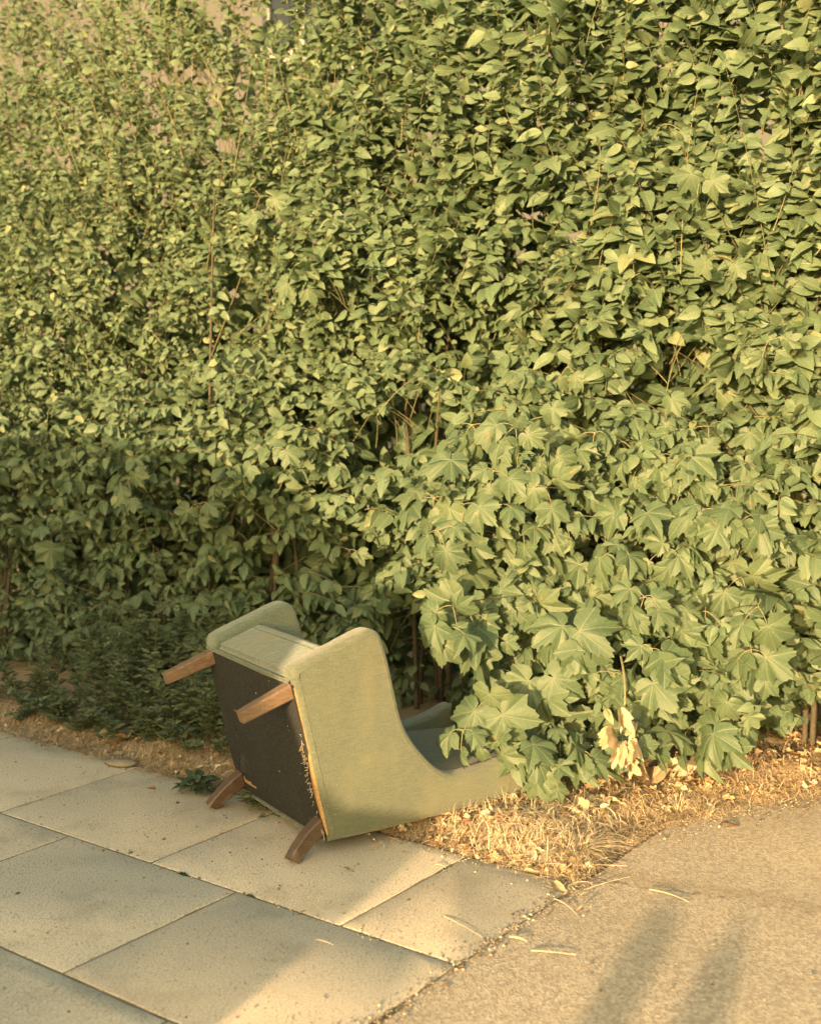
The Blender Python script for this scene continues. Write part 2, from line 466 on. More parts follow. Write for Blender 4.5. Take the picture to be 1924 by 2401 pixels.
def slab_obj(s0, s1, t0, t1, dz=0.0, tilt=(0, 0), mat=None, n=10):
    """one paving slab with slightly chipped, rounded edges"""
    bm = bmesh.new()
    w, h = s1 - s0, t1 - t0
    def edge(a, b, k):
        return [np.array(a) + (np.array(b) - np.array(a)) * i / k for i in range(k)]
    cs = [(0, 0), (w, 0), (w, h), (0, h)]
    ring = sum([edge(cs[i], cs[(i + 1) % 4], n) for i in range(4)], [])
    ctr = np.array((w / 2, h / 2))
    rings = []
    for ins, z in ((0.0, -.05), (0.0, -.0045), (0.0018, -.0012), (0.0045, 0.0)):
        rr = []
        for i, q in enumerate(ring):
            j = random.uniform(-.0016, .0012) + (0.004 if random.random() < .05 else 0)
            dx = np.clip((ctr - q) / (np.abs(ctr - q).max() + 1e-6) , -1, 1)
            d = np.array([math.copysign(1, dx[0]) if min(q[0], w - q[0]) < 1e-6 else 0, math.copysign(1, dx[1]) if min(q[1], h - q[1]) < 1e-6 else 0])
            pp = q + d * (ins + max(j, 0) * (1 if ins > 0 or z > -.01 else 0))
            rr.append(bm.verts.new((pp[0], pp[1], z + tilt[0] * (pp[0] - ctr[0]) + tilt[1] * (pp[1] - ctr[1]) + (random.uniform(-.0006, .0004) if z > -.003 else 0))))
        rings.append(rr)
    m = len(ring)
    for a, b in zip(rings[:-1], rings[1:]):
        for i in range(m):
            bm.faces.new((a[i], a[(i + 1) % m], b[(i + 1) % m], b[i]))
    bm.faces.new(rings[-1])
    me = bm_mesh('paving_slab', bm, 50)
    o = link('paving_slab', me, pave, None, mat or M['slab'])
    p0 = st(s0, t0, dz)
    o.matrix_world = Matrix.Translation(Vector(p0)) @ Matrix.Rotation(RZ, 4, 'Z')
    return o

J = 0.0034
rows = {0: [-6.0, -5.25, -4.5, -3.77, -3.01, -2.26, -1.508, -0.752, 0.0, 0.385]}
for r_ in range(-6, 0):
    off = -0.385 if r_ % 2 else 0.0
    e = [off - 0.75 * k for k in range(8, 0, -1)] + [off]
    if r_ % 2: e = e + [0.385]
    else: e = e + [0.385]
    rows[r_] = e
for r_, e in rows.items():
    for i in range(len(e) - 1):
        rough = (r_ == 0 and i == len(e) - 2)
        slab_obj(e[i] + J, e[i + 1] - J, r_ * ROW + J, (r_ + 1) * ROW - J, random.uniform(-.0008, .0008), (random.uniform(-.0008, .0008), random.uniform(-.0008, .0008)), M['slab_rough'] if rough else None)

# boundary of verge as y over x
BX = np.array([-12.0, ORG[0] + E1[0] * .385 + E2[0] * ROW, 0.575, 0.66, 1.10, 2.6, 12.0])
cx0 = st(0.385, ROW); sl = E1[1] / E1[0]
BY = np.array([cx0[1] + sl * (-12 - cx0[0]), cx0[1], 3.70, 3.90, 4.14, 4.78, 8.4])
def yb(x): return np.interp(x, BX, BY)
def fbm(x, y, sc, seed=0.0):
    return np.array([noise.noise((a * sc + seed, b * sc - seed, seed * 1.7)) for a, b in zip(np.ravel(x), np.ravel(y))]).reshape(np.shape(x))
def verge_z(x, y):
    d = (y - yb(x)) * 0.82 + np.where(np.asarray(x) > .5, .030 * fbm(x, y, 9.0, 7.0) + .02 * fbm(x, y, 27.0, 1.0), 0)
    up = np.clip((d + .015) / .20, 0, 1); up = up * up * (3 - 2 * up)
    return np.where(d > -.03, -.012 + .055 * up, -.06)

# asphalt patch
NA = 46
ax = np.linspace(0, 1, NA)
P, F = [], []
S_, T_ = np.linspace(0.389, 6.0, 60), np.linspace(-3.8, 4.4, 80)
for tt in T_:
    for ss in S_:
        q = st(ss, tt)
        z = -.004 + 0.006 * noise.noise((q[0] * 2.2, q[1] * 2.2, 3.0)) + 0.0025 * noise.noise((q[0] * 9, q[1] * 9, 5.0))
        P.append((q[0], q[1], z))
for j in range(len(T_) - 1):
    for i in range(len(S_) - 1):
        a = j * len(S_) + i
        F.append((a, a + 1, a + 1 + len(S_), a + len(S_)))
g = link('asphalt_path', mesh_pd('asphalt_path', P, F, 60), mat=M['asphalt']); props(g, kind='structure')

gx, gy = np.meshgrid(np.arange(-4.5, 4.51, .045), np.arange(2.9, 9.0, .045))
gz = verge_z(gx, gy) + np.where((gy - yb(gx)) > 0, 0.018 * fbm(gx, gy, 5.0, 2.0) + 0.010 * fbm(gx, gy, 19.0, 4.0), 0)
nx_ = gx.shape[1]
idx = np.arange(gx.size).reshape(gx.shape)
q4 = np.stack([idx[:-1, :-1], idx[:-1, 1:], idx[1:, 1:], idx[1:, :-1]], -1).reshape(-1, 4)
tr = np.concatenate([q4[:, [0, 1, 2]], q4[:, [0, 2, 3]]])
g = link('verge', tri_mesh('verge', np.stack([gx.ravel(), gy.ravel(), gz.ravel()], 1), tr), mat=M['soil']); props(g, kind='structure')
def vz(x, y): return float(verge_z(np.array(x), np.array(y))) + (0.018 * noise.noise((x * 5 + 2, y * 5 - 2, 3.4)) + .01 * noise.noise((x * 19 + 4, y * 19 - 4, 6.8)) if y > yb(x) else 0)

# ------------------------------------------------------------------ house behind the hedge
hx = empty('house', (0.6, 12.4, -.16), R(30)); props(hx, 'pale grey rendered house with white framed windows behind the top of the hedge', 'house')
WINS = [(-7.3, -6.2, 4.5, 5.8), (-2.2, -1.4, 4.55, 5.8)]
bm = bmesh.new()
xs = sorted({-9.0, 9.0, *[w[0] for w in WINS], *[w[1] for w in WINS]})
for i in range(len(xs) - 1):
    a, b = xs[i], xs[i + 1]
    w = [q for q in WINS if q[0] == a]
    if w:
        box_bm(bm, a, b, 0, .3, 0, w[0][2]); box_bm(bm, a, b, 0, .3, w[0][3], 6.9)
    else: box_bm(bm, a, b, 0, .3, 0, 6.9)
bmesh.ops.remove_doubles(bm, verts=bm.verts[:], dist=1e-4)
link('wall', bm_mesh('house_wall', bm), hx, None, M['wall'])
for a, b, c, d in WINS:
    bm = bmesh.new()
    box_bm(bm, a, b, .05, .12, c, c + .09); box_bm(bm, a, b, .05, .12, d - .09, d)
    box_bm(bm, a, a + .09, .052, .118, c + .09, d - .09); box_bm(bm, b - .09, b, .052, .118, c + .09, d - .09)
    box_bm(bm, (a + b) / 2 - .03, (a + b) / 2 + .03, .054, .116, c + .09, d - .09)
    wo_ = link('window', bm_mesh('window_frame', bm), hx, None, M['white'])
    link('pane', box_mesh('window_pane', a + .05, b - .05, .08, .1, c + .05, d - .05), wo_, None, M['glass'])
    link('sill', box_mesh('window_sill', a - .08, b + .08, -.1, .06, c - .09, c - .004, .01), wo_, None, M['white'])
link('plinth', box_mesh('house_plinth', -9.02, 9.02, -.05, -.003, 0, .5, .01), hx, None, M['stone'])
bm = bmesh.new(); box_bm(bm, -9.3, 9.3, -.45, 5.5, 6.9, 7.05)
link('roof', bm_mesh('house_roof', bm), hx, None, M['slate'])
bm = bmesh.new()
box_bm(bm, -.2, .2, -.16, -.004, 0, .15)
bmesh.ops.bevel(bm, geom=bm.edges[:], offset=.04, segments=3, affect='EDGES')
ab = link('alarm_box', bm_mesh('alarm_box', bm, 40), None, None, M['darkmetal'])
ab.matrix_world = hx.matrix_basis @ Matrix.Translation((-2.75, 0, 4.45))
props(ab, 'small dark rounded box on the house wall, glimpsed above the hedge', 'box')

# ------------------------------------------------------------------ armchair lying on its back
WV = nrm(np.array([.551, -.834, 0.0])); UV = np.array([-WV[1], WV[0], 0.0])
CH0 = np.array([-0.247, 3.702, 0.0])
chair = empty('armchair', tuple(CH0), math.atan2(UV[1], UV[0]))
props(chair, 'olive green upholstered armchair tipped over on its back on the pavement', 'armchair')
CW = 0.64
def chair_pt(a, w, h): return CH0 + UV * a - WV * w + np.array([0, 0, h])

def catmull(pts, k, closed=True):
    n = len(pts); out = []
    P_ = np.array(pts, float)
    for i in range(n if closed else n - 1):
        p0, p1, p2, p3 = P_[(i - 1) % n], P_[i], P_[(i + 1) % n], P_[(i + 2) % n]
        if i == 0 or i == n - 1: out.append(p1); continue
        for j in range(k):
            t_ = j / k
            out.append(0.5 * ((2 * p1) + (-p0 + p2) * t_ + (2 * p0 - 5 * p1 + 4 * p2 - p3) * t_ ** 2 + (-p0 + 3 * p1 - 3 * p2 + p3) * t_ ** 3))
    return out

OUT = [(0.0, .048), (-.0105, .095), (-.060, .308), (-.117, .550), (-.1235, .578), (-.120, .600), (-.098, .619), (.027, .663), (.115, .694), (.155, .699), (.185, .681), (.202, .640),
       (.220, .580), (.238, .505), (.266, .398), (.300, .330), (.348, .268), (.395, .220), (.440, .190), (.478, .178), (.53, .176), (.60, .179), (.673, .186), (.78, .207), (.850, .231), (.880, .226), (.893, .200), (.897, .14), (.890, .098), (.868, .066), (.785, .061), (.53, .053), (.235, .046), (.06, .047)]
ol = catmull(OUT, 3)
def offset_ring(pts, d):
    P_ = np.array(pts, float)
    tg = nrm(np.roll(P_, -1, 0) - np.roll(P_, 1, 0))
    nn = np.column_stack([tg[:, 1], -tg[:, 0]])            # towards the inside for this winding
    return P_ + nn * d
def panel(w0, th, r_=.017, soft=.003):
    bm = bmesh.new(); rings = []
    prof = [(r_ * (1 - math.cos(a)), r_ * (1 - math.sin(a))) for a in np.linspace(0, math.pi / 2, 6)]     # (inset, depth from face)
    prof = prof + [(r_ + .004, -.0004)]
    near = [(i_, w0 + d_) for i_, d_ in prof]; far = [(i_, w0 + th - d_) for i_, d_ in prof]
    for ins, w in near[::-1] + far:
        q = offset_ring(ol, ins)
        rings.append([bm.verts.new((p[0], w, p[1])) for p in q])
    m = len(ol)
    for a_, b_ in zip(rings[:-1], rings[1:]):
        for i in range(m): bm.faces.new((a_[i], a_[(i + 1) % m], b_[(i + 1) % m], b_[i]))
    bm.faces.new(rings[0][::-1]); bm.faces.new(rings[-1])
    bmesh.ops.recalc_face_normals(bm, faces=bm.faces[:])
    return bm_mesh('side_panel', bm, 70)
TH = 0.072
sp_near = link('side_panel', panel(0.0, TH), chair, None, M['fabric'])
for ww, par in ((.0005, sp_near),):
    rr = offset_ring(ol, .0185); rr = np.vstack([rr, rr[:1]])
    vv, tt = tubes([(np.column_stack([rr[:, 0], np.full(len(rr), ww), rr[:, 1]]), [.0021] * len(rr))], 6)
    link('seam', tri_mesh('panel_seam', vv, tt), par, None, M['fabric'])
link('side_panel', panel(CW - TH, TH), chair, None, M['fabric_shaded'])

def prism(name, poly, w0, w1, bev=.01, seg=3):
    bm = bmesh.new()
    f = bm.faces.new([bm.verts.new((p[0], w0, p[1])) for p in poly])
    r_ = bmesh.ops.extrude_face_region(bm, geom=[f])
    for q in r_['geom']:
        if isinstance(q, bmesh.types.BMVert): q.co.y = w1
    bmesh.ops.recalc_face_normals(bm, faces=bm.faces[:])
    if bev: bmesh.ops.bevel(bm, geom=bm.edges[:], offset=bev, segments=seg, affect='EDGES')
    return bm_mesh(name, bm, 35)
seat = link('seat', prism('seat', [(-.114, .582), (.050, .641), (.068, .625), (.20, .19), (.12, .075), (.008, .075)], TH - .004, CW - TH + .004, .012, 4), chair, None, M['fabric_shaded'])
link('backrest', prism('backrest', [(.16, .075), (.21, .168), (.30, .176), (.70, .162), (.862, .150), (.872, .09), (.86, .074)], TH - .004, CW - TH + .004, .012, 4), chair, None, M['fabric_inner_shade'])
# seam on the front apron
a0, a1 = np.array((-.114, .582)), np.array((.050, .641))
for k in (.80,):
    q = a0 + (a1 - a0) * k + np.array((-.34, .94)) * .0005
    vv, tt = tubes([([(q[0], TH, q[1]), (q[0], CW / 2, q[1] + .0005), (q[0], CW - TH, q[1])], [.0016] * 3)], 5)
    link('seam', tri_mesh('apron_seam', vv, tt), seat, None, M['piping'])

BD = nrm(np.array([-.121, .521])); BN = np.array([-BD[1], BD[0]])
if BN[0] > 0: BN = -BN
BL_ = .535
def bp(q, w, off): 
    p_ = np.array([0.0, .049]) + BD * q + BN * off
    return (p_[0], w, p_[1])
# wooden rails of the base, showing where the cloth is torn
def rail(q0, q1, w0, w1, o0, o1):
    bm = bmesh.new()
    vs_ = [bm.verts.new(bp(*c)) for c in ((q0, w0, o0), (q1, w0, o0), (q1, w1, o0), (q0, w1, o0), (q0, w0, o1), (q1, w0, o1), (q1, w1, o1), (q0, w1, o1))]
    for f in ((0, 1, 2, 3), (7, 6, 5, 4), (0, 4, 5, 1), (1, 5, 6, 2), (2, 6, 7, 3), (3, 7, 4, 0)): bm.faces.new([vs_[i] for i in f])
    bmesh.ops.recalc_face_normals(bm, faces=bm.faces[:])
    bmesh.ops.bevel(bm, geom=bm.edges[:], offset=.0012, segments=1, affect='EDGES')
    return bm_mesh('base_rail', bm)
link('base_rail', rail(.02, .515, .009, .060, -.01, .0040), chair, None, M['wood_raw'])
link('base_rail', rail(.02, .515, .580, .631, -.01, .0040), chair, None, M['wood_raw'])
link('base_rail', rail(.022, .07, .0605, .5795, -.01, .0040), chair, None, M['wood_raw'])
link('base_rail', rail(.465, .513, .0605, .5795, -.01, .0040), chair, None, M['wood_raw'])
# black dust cloth, torn along the near edge and at the far lower corner
nq, nw = 60, 60
bm = bmesh.new(); vg = {}
for i in range(nq + 1):
    q = .006 + (BL_ - .016) * i / nq
    near = .006 + .020 * max(0, math.sin(math.pi * min(1, max(0, (q - .03) / .27)))) ** .8 + .004 * noise.noise((q * 60, 0, 0)) * (1 if q < .32 else .15)
    if q < .02: near = .012
    for j in range(nw + 1):
        w = near + (CW - .008 - near) * j / nw
        sag = .0065 + .0035 * math.sin(math.pi * i / nq) * math.sin(math.pi * j / nw) + .004 * noise.noise((q * 7, w * 7, 2)) * math.sin(math.pi * i / nq)
        tw, tq = w - .565, q - .075
        fl = math.exp(-((tq - .03) ** 2 / .0012 + (tw + .03) ** 2 / .0006))
        vg[i, j] = (bm.verts.new(bp(q, w, sag + .018 * fl)), q, w)
for i in range(nq):
    for j in range(nw):
        cc = [vg[i, j], vg[i, j + 1], vg[i + 1, j + 1], vg[i + 1, j]]
        q = sum(c[1] for c in cc) / 4; w = sum(c[2] for c in cc) / 4
        # slit up from the far lower leg and a short tear beside it
        slit = (.055 < q < .155) and abs(w - (.560 - .10 * (q - .055) + .006 * math.sin(q * 90))) < .009 * (1 - (q - .055) / .105) + .002
        tear = (.040 < q < .068) and (.46 < w < .575) and (q - .040) < .026 * (w - .46) / .115
        if slit or tear: continue
        bm.faces.new([c[0] for c in cc])
for vv in [q for q in bm.verts if not q.link_faces]: bm.verts.remove(vv)
link('dust_cloth', bm_mesh('dust_cloth', bm, 80), chair, None, M['cloth'])
# frayed threads along the torn edge
th_p, th_t = [], []
for k in range(70):
    q = random.choice([random.uniform(.03, .33), random.uniform(.10, .36), random.uniform(.02, .06)])
    w = .012 + random.uniform(0, .03)
    p0 = np.array(bp(q, w, .008)); p1 = p0 + np.array([-.004, random.uniform(-.012, .012), random.uniform(-.014, .010)]); p2 = p1 + np.array([-.002, random.uniform(-.01, .01), random.uniform(-.012, .004)])
    th_p.append((bez(p0, p1, p2, 4), [.0007] * 4))
vv, tt = tubes(th_p, 3)
o = link('frayed_thread', tri_mesh('frayed_thread', vv, tt, np.tile([0, 0, .9], (len(vv), 1))), chair, None, M['straw']); o['kind'] = 'stuff'
# green welts along both ends of the base
for q in (-.002, BL_ - .004):
    vv, tt = tubes([([bp(q, .02, .004), bp(q - .002, .2, .006), bp(q + .001, .45, .006), bp(q, .62, .004)], [.0065] * 4)], 8)
    link('welt', tri_mesh('base_welt', vv, tt), chair, None, M['piping'])

def leg_mesh(name, path, sizes, yaw_w=0.0):
    """chamfered square section swept along a path in the (a,h) plane; path points (a,w,h)"""
    P_ = np.array(path, float); n = len(P_)
    tg = nrm(np.gradient(P_, axis=0))
    bm = bmesh.new(); rings = []
    for i in range(n):
        y = np.array([0, 1, 0.0]); y = nrm(y - tg[i] * (y @ tg[i])); z = np.cross(tg[i], y)
        hw, hh = sizes[i][0] / 2, sizes[i][1] / 2; c = .22 * min(hw, hh)
        sec = [(-hw + c, -hh), (hw - c, -hh), (hw, -hh + c), (hw, hh - c), (hw - c, hh), (-hw + c, hh), (-hw, hh - c), (-hw, -hh + c)]
        rings.append([bm.verts.new(P_[i] + y * s_[0] + z * s_[1]) for s_ in sec])
    for a_, b_ in zip(rings[:-1], rings[1:]):
        for j in range(8): bm.faces.new((a_[j], a_[(j + 1) % 8], b_[(j + 1) % 8], b_[j]))
    bm.faces.new(rings[0][::-1]); bm.faces.new(rings[-1])
    for q in bm.verts: q.co.z = max(q.co.z, .0008)
    bmesh.ops.recalc_face_normals(bm, faces=bm.faces[:])
    return bm_mesh(name, bm, 30)
for k, w in enumerate((.040, .600)):
    pth = bez((-.098, w, .542), (-.19, w + (.004 if k else -.004), .512), (-.284, w + (.010 if k else -.006), .479), 6)
    link('leg', leg_mesh('front_leg', pth, [(.046 - .012 * i / 5, .050 - .012 * i / 5) for i in range(6)]), chair, None, M['wood'])
    pth = bez((.004, w, .104), (-.072, w, .066), (-.125, w + (.012 if k else -.018), .006), 10)
    link('leg', leg_mesh('rear_leg', pth, [(.046 - .008 * i / 9, .056 - .016 * i / 9) for i in range(10)]), chair, None, M['wood_dark'])

# ------------------------------------------------------------------ leaves
def ovate_template(w, droop, fold, twist, nseg=6):
    ys = np.linspace(0, 1, nseg + 1)
    wd = w * np.sin(np.pi * ys ** .80) ** .72 * (1 - .22 * ys)
    V, LC, T = [], [], []
    L, Mi, Rr = [], [], []
    for i, y in enumerate(ys):
        zc = -droop * y * y
        Mi.append(len(V)); V.append((0, y, zc)); LC.append((0, y))
        if 0 < i < nseg:
            x = wd[i]
            wv = .02 * math.sin(i * 2.1 + twist * 9)
            L.append(len(V)); V.append((-x, y, zc + fold * x + wv + twist * x * y)); LC.append((-x, y))
            Rr.append(len(V)); V.append((x, y, zc + fold * x - wv - twist * x * y)); LC.append((x, y))
    for i in range(nseg):
        for S, flip in ((L, False), (Rr, True)):
            if i == 0: tri = [(Mi[0], Mi[1], S[0])]
            elif i == nseg - 1: tri = [(Mi[i], Mi[i + 1], S[i - 1])]
            else: tri = [(Mi[i], Mi[i + 1], S[i]), (Mi[i], S[i], S[i - 1])]
            for q in tri: T.append(q[::-1] if flip else q)
    T = np.array(T)
    # orient up
    V = np.array(V, float)
    nn = np.cross(V[T[:, 1]] - V[T[:, 0]], V[T[:, 2]] - V[T[:, 0]])
    bad = nn[:, 2] < 0; T[bad] = T[bad][:, ::-1]
    return V, T, np.array(LC, float)

MAPLE = [(0, 1.0), (5, .88), (8, .90), (13, .77), (16, .79), (22, .65), (27, .63), (32, .71), (36, .72), (42, .85), (45, .84), (50, .92), (54, .80), (58, .81), (65, .69), (69, .70), (77, .60), (83, .62), (88, .66), (93, .65), (99, .72), (105, .65), (112, .60), (122, .55), (136, .47), (152, .37), (168, .24)]
def maple_template(droop, cup, fold, seed):
    r_ = random.Random(seed)
    out = []
    for sg in (1, -1):
        seq = MAPLE if sg == 1 else MAPLE[:0:-1]
        for th, rr in seq:
            j = 1 + r_.uniform(-.06, .06)
            out.append((R(th) * sg * (1 + r_.uniform(-.015, .015)), rr * j))
    asym = r_.uniform(-.10, .10)
    out = [(a_, q_ * (1 + asym * math.sin(a_))) for a_, q_ in out]
    out = [q for q in out if q[0] >= 0] + [q for q in out if q[0] < 0]
    ld = {a_: r_.uniform(-.12, .42) for a_ in (0, 49, -49, 100, -100)}; roll = r_.uniform(-.25, .25); three = r_.random() < .3
    if three: out = [(a_, q_ * (1 if abs(a_) < R(70) else .78)) for a_, q_ in out]
    V, LC, T = [(0, 0, 0)], [(0, 0)], []
    n = len(out)
    for fr in (.5, 1.0):
        for th, rr in out:
            # inner ring evens the lobes out
            q = rr * fr if fr == 1 else .5 * (.55 * rr + .45 * .62)
            x, y = q * math.sin(th), q * math.cos(th)
            lob = abs(math.sin(th * 180 / 49 / 2 * math.pi / 90)) if False else 0
            dv = min(abs(math.degrees(th) - a_) for a_ in (0, 49, -49, 100, -100)) / 25.0
            z = -droop * q * q + cup * q * min(dv, 1) - fold * abs(x) * abs(x) + .05 * math.sin(5 * th + seed) * q - sum(c_ * math.exp(-((math.degrees(th) - a_) / 24) ** 2) for a_, c_ in ld.items()) * q ** 2.2 + roll * x * y + .03 * math.sin(11 * th + seed * 2) * q * q
            V.append((x, y, z)); LC.append((x, y))
    for i in range(n):
        j = (i + 1) % n
        if i == len(MAPLE) - 1: continue          # open sinus at the stalk
        T += [(0, 1 + j, 1 + i), (1 + i, 1 + j, 1 + n + j), (1 + i, 1 + n + j, 1 + n + i)]
    V, T = np.array(V, float), np.array(T)
    nn = np.cross(V[T[:, 1]] - V[T[:, 0]], V[T[:, 2]] - V[T[:, 0]])
    bad = nn[:, 2] < 0; T[bad] = T[bad][:, ::-1]
    return V, T, np.array(LC, float)

NV = 14
OV = [ovate_template(random.uniform(.25, .36), random.uniform(.05, .45), random.uniform(.05, .55), random.uniform(-.25, .25)) for _ in range(NV)]
MP = [maple_template(random.uniform(.02, .45), random.uniform(.05, .24), random.uniform(.0, .35), k) for k in range(18)]
TONES = [.12, .35, .5, .62, .8, 1.0]
_cache = {}
def single_mesh(kind, k, tone):
    key = (kind, k, tone)
    if key not in _cache:
        V, T, LC = (OV if kind == 'leaf' else MP)[k]
        lc = np.column_stack([LC, np.full(len(V), TONES[tone])])
        me = tri_mesh(kind + '_blade', V, T, lc)
        me.materials.append(M['leaf'] if kind == 'leaf' else M['maple'])
        _cache[key] = me
    return _cache[key]

class Leaves:
    def __init__(s): s.p, s.d, s.n, s.l, s.k, s.t, s.own = [], [], [], [], [], [], []
    def add(s, p, d, n, l, k, t_, own):
        s.p.append(p); s.d.append(d); s.n.append(n); s.l.append(l); s.k.append(k); s.t.append(t_); s.own.append(own)
    def done(s):
        s.p = np.array(s.p); s.l = np.array(s.l); s.k = np.array(s.k); s.t = np.array(s.t); s.own = np.array(s.own)
        d = nrm(np.array(s.d)); n = np.array(s.n); n = nrm(n - d * (n * d).sum(1, keepdims=True))
        x = np.cross(d, n)
        s.Rm = np.stack([x, d, n], -1)            # columns
        s.d, s.n = d, n
        s.c = s.p + d * (s.l * .5)[:, None]
        return s
def tone_idx():
    r_ = random.random()
    return 0 if r_ < .14 else 1 if r_ < .36 else 2 if r_ < .62 else 3 if r_ < .82 else 4 if r_ < .965 else 5

def joined(name, lv, sel, templ, mat, parent):
    VV, TT, LL, off = [], [], [], 0
    for k in range(len(templ)):
        ii = sel[lv.k[sel] == k]
        if len(ii) == 0: continue
        V, T, LC = templ[k]
        pos = np.einsum('mij,nj->mni', lv.Rm[ii], V) * lv.l[ii][:, None, None] + lv.p[ii][:, None, :]
        m, nv = pos.shape[:2]
        VV.append(pos.reshape(-1, 3))
        TT.append((T[None] + (np.arange(m) * nv)[:, None, None] + off).reshape(-1, 3))
        tn = np.array(TONES)[lv.t[ii]] + rng.uniform(-.08, .08, m)
        LL.append(np.concatenate([np.tile(LC[None], (m, 1, 1)), np.repeat(tn[:, None, None], nv, 1)], 2).reshape(-1, 3))
        off += m * nv
    o = link(name, tri_mesh(name, np.concatenate(VV), np.concatenate(TT), np.concatenate(LL)), parent, None, mat)
    o['kind'] = 'stuff'
    return o

OUTW = nrm(np.array([-.36, -.93, 0.0]))     # the way the hedge faces
def yfront(x, z):
    y = 4.98 - .40 * x
    y += max(0, .5 - z) * .35
    y += max(0, z - 1.15) * (.26 - .09 * x)
    y += .24 * noise.noise((x * 1.5 + 3, z * 1.9, .7)) + .17 * noise.noise((x * 4.1, z * 4.4, 5.0))
    return y
# openings: see-through (radius, centre) and dark recesses, measured on the hedge face
GAPS = [(aty(440, 172, 5.9), .16, .045), (aty(560, 178, 5.9), .07, .03), (aty(535, 345, 5.8), .06, .04), (aty(780, 205, 5.6), .03, .06), (aty(345, 190, 5.9), .05, .035)]
RECESS = [(aty(975, 985, 4.9), .14, .14), (aty(890, 1040, 4.9), .14, .07), (aty(1600, 900, 4.5), .22, .07), (aty(860, 1000, 5.0), .10, .05), (aty(1330, 850, 4.7), .10, .04), (aty(770, 690, 5.2), .09, .07), (aty(750, 1330, 5.1), .22, .05), (aty(1650, 830, 4.4), .10, .07), (aty(560, 1240, 5.3), .16, .05), (aty(960, 1500, 5.0), .10, .14), (aty(1250, 480, 5.1), .09, .05)]
def blocked(p, depth):
    u, v, z = project(p)
    for c, rx, rz in GAPS:
        if ((p[0] * c[1] / p[1] - c[0]) / rx) ** 2 + ((CAM_H + (p[2] - CAM_H) * c[1] / p[1] - c[2]) / rz) ** 2 < 1: return random.random() < .93
    if depth < .42:
        for c, rx, rz in RECESS:
            if ((p[0] - c[0]) / rx) ** 2 + ((p[2] - c[2]) / rz) ** 2 < 1: return True
    return False

LV = Leaves(); TW = {}
SHX = [-2.15, -1.35, -.60, .15, .85, 1.65]
twigs = {i: [] for i in range(len(SHX))}
def shrub_of(x): return int(np.argmin([abs(x - q) for q in SHX]))
def add_shoot(tip, axis, length, nl, ll, own, depth):
    if blocked(tip, depth) and depth < .9: return
    base = tip - axis * length
    mid = (tip + base) / 2 + np.array([random.uniform(-.03, .03), random.uniform(-.03, .03), length * .12])
    pl = bez(base, mid, tip, 8)
    twigs[own].append((pl, np.linspace(.0026, .0010, 8), .35 + .6 * random.random()))
    side = nrm(np.cross(axis, np.array([random.uniform(-.4, .4), random.uniform(-.4, .4), 1.0])))
    zrel = np.clip((tip[2] - 1.0) / 1.6, 0, 1)
    for i in range(nl):
        f = .08 + .92 * (i + random.uniform(-.2, .2)) / nl
        f = min(max(f, 0), 1); q = f * 7; a = int(min(q, 6)); p = pl[a] + (pl[a + 1] - pl[a]) * (q - a)
        if blocked(p, depth): continue
        sg = 1 if i % 2 else -1
        tgt = pl[a + 1] - pl[a]; tgt = tgt / (np.linalg.norm(tgt) + 1e-9)
        d = tgt * random.uniform(.25, .8) + side * sg * random.uniform(.6, 1.0) + np.array([0, 0, -random.uniform(.2, 1.15) * (1 - .35 * zrel)])
        if i == nl - 1: d = tgt + np.array([0, 0, -.25])
        n = OUTW * random.uniform(.45, 1.15) * (1 - .30 * zrel) + np.array([0, 0, random.uniform(.0, .75) * (1 + .15 * zrel)]) + rng.normal(0, .36, 3)
        l = ll * random.uniform(.62, 1.2) * (1 - .25 * max(0, f - .75) / .25)
        LV.add(p + nrm(d) * .006, d, n, l, random.randrange(NV), tone_idx(), own)

NSH = 6300
for k in range(NSH):
    x = random.uniform(-2.75, 2.6)
    ztop = 3.75 + .15 * noise.noise((x * 2.1, 0, 0)) if x < -.35 else 3.35
    z = .10 + (ztop - .10) * random.random()
    depth = min(random.expovariate(1 / .125), .75)
    if noise.noise((x * 2.6 + 9, z * 2.9, 2.2)) < -.22 and depth < .22 and random.random() < .75: continue
    y = yfront(x, z) + depth
    if z < .30 and -1.75 < x < .3 and depth < .12: continue
    up_ = .25 + .75 * max(0, (z - 1.0) / 1.7)
    axis = nrm(OUTW * random.uniform(.4, 1.0) + np.array([random.uniform(-.75, .75), random.uniform(-.2, .2), random.uniform(-.35, .55) + up_ * .7]))
    small = np.clip((z - 1.3) / 1.2, 0, 1) * np.clip((.6 - x) / 1.6, 0, 1)
    ll = (.074 + .010 * x) * random.uniform(.60, 1.35) * (1 - .24 * small)
    add_shoot(np.array([x, y, z]), axis, random.uniform(.16, .40), random.randint(7, 13) + int(4 * small), ll, shrub_of(x), depth)
for k in range(130):
    u, v = random.uniform(990, 1850), random.uniform(960, 1720)
    tip = aty(u, v, 4.50 - .00022 * (u - 1100) - .00035 * (v - 1000) + random.uniform(-.08, .2))
    if v > 1400 and u < 1180: continue
    add_shoot(tip, nrm(OUTW * random.uniform(.4, 1.0) + np.array([random.uniform(-.8, .8), 0, random.uniform(-.3, .8)])), random.uniform(.14, .3), random.randint(6, 10), .060, shrub_of(tip[0]), 1.0)
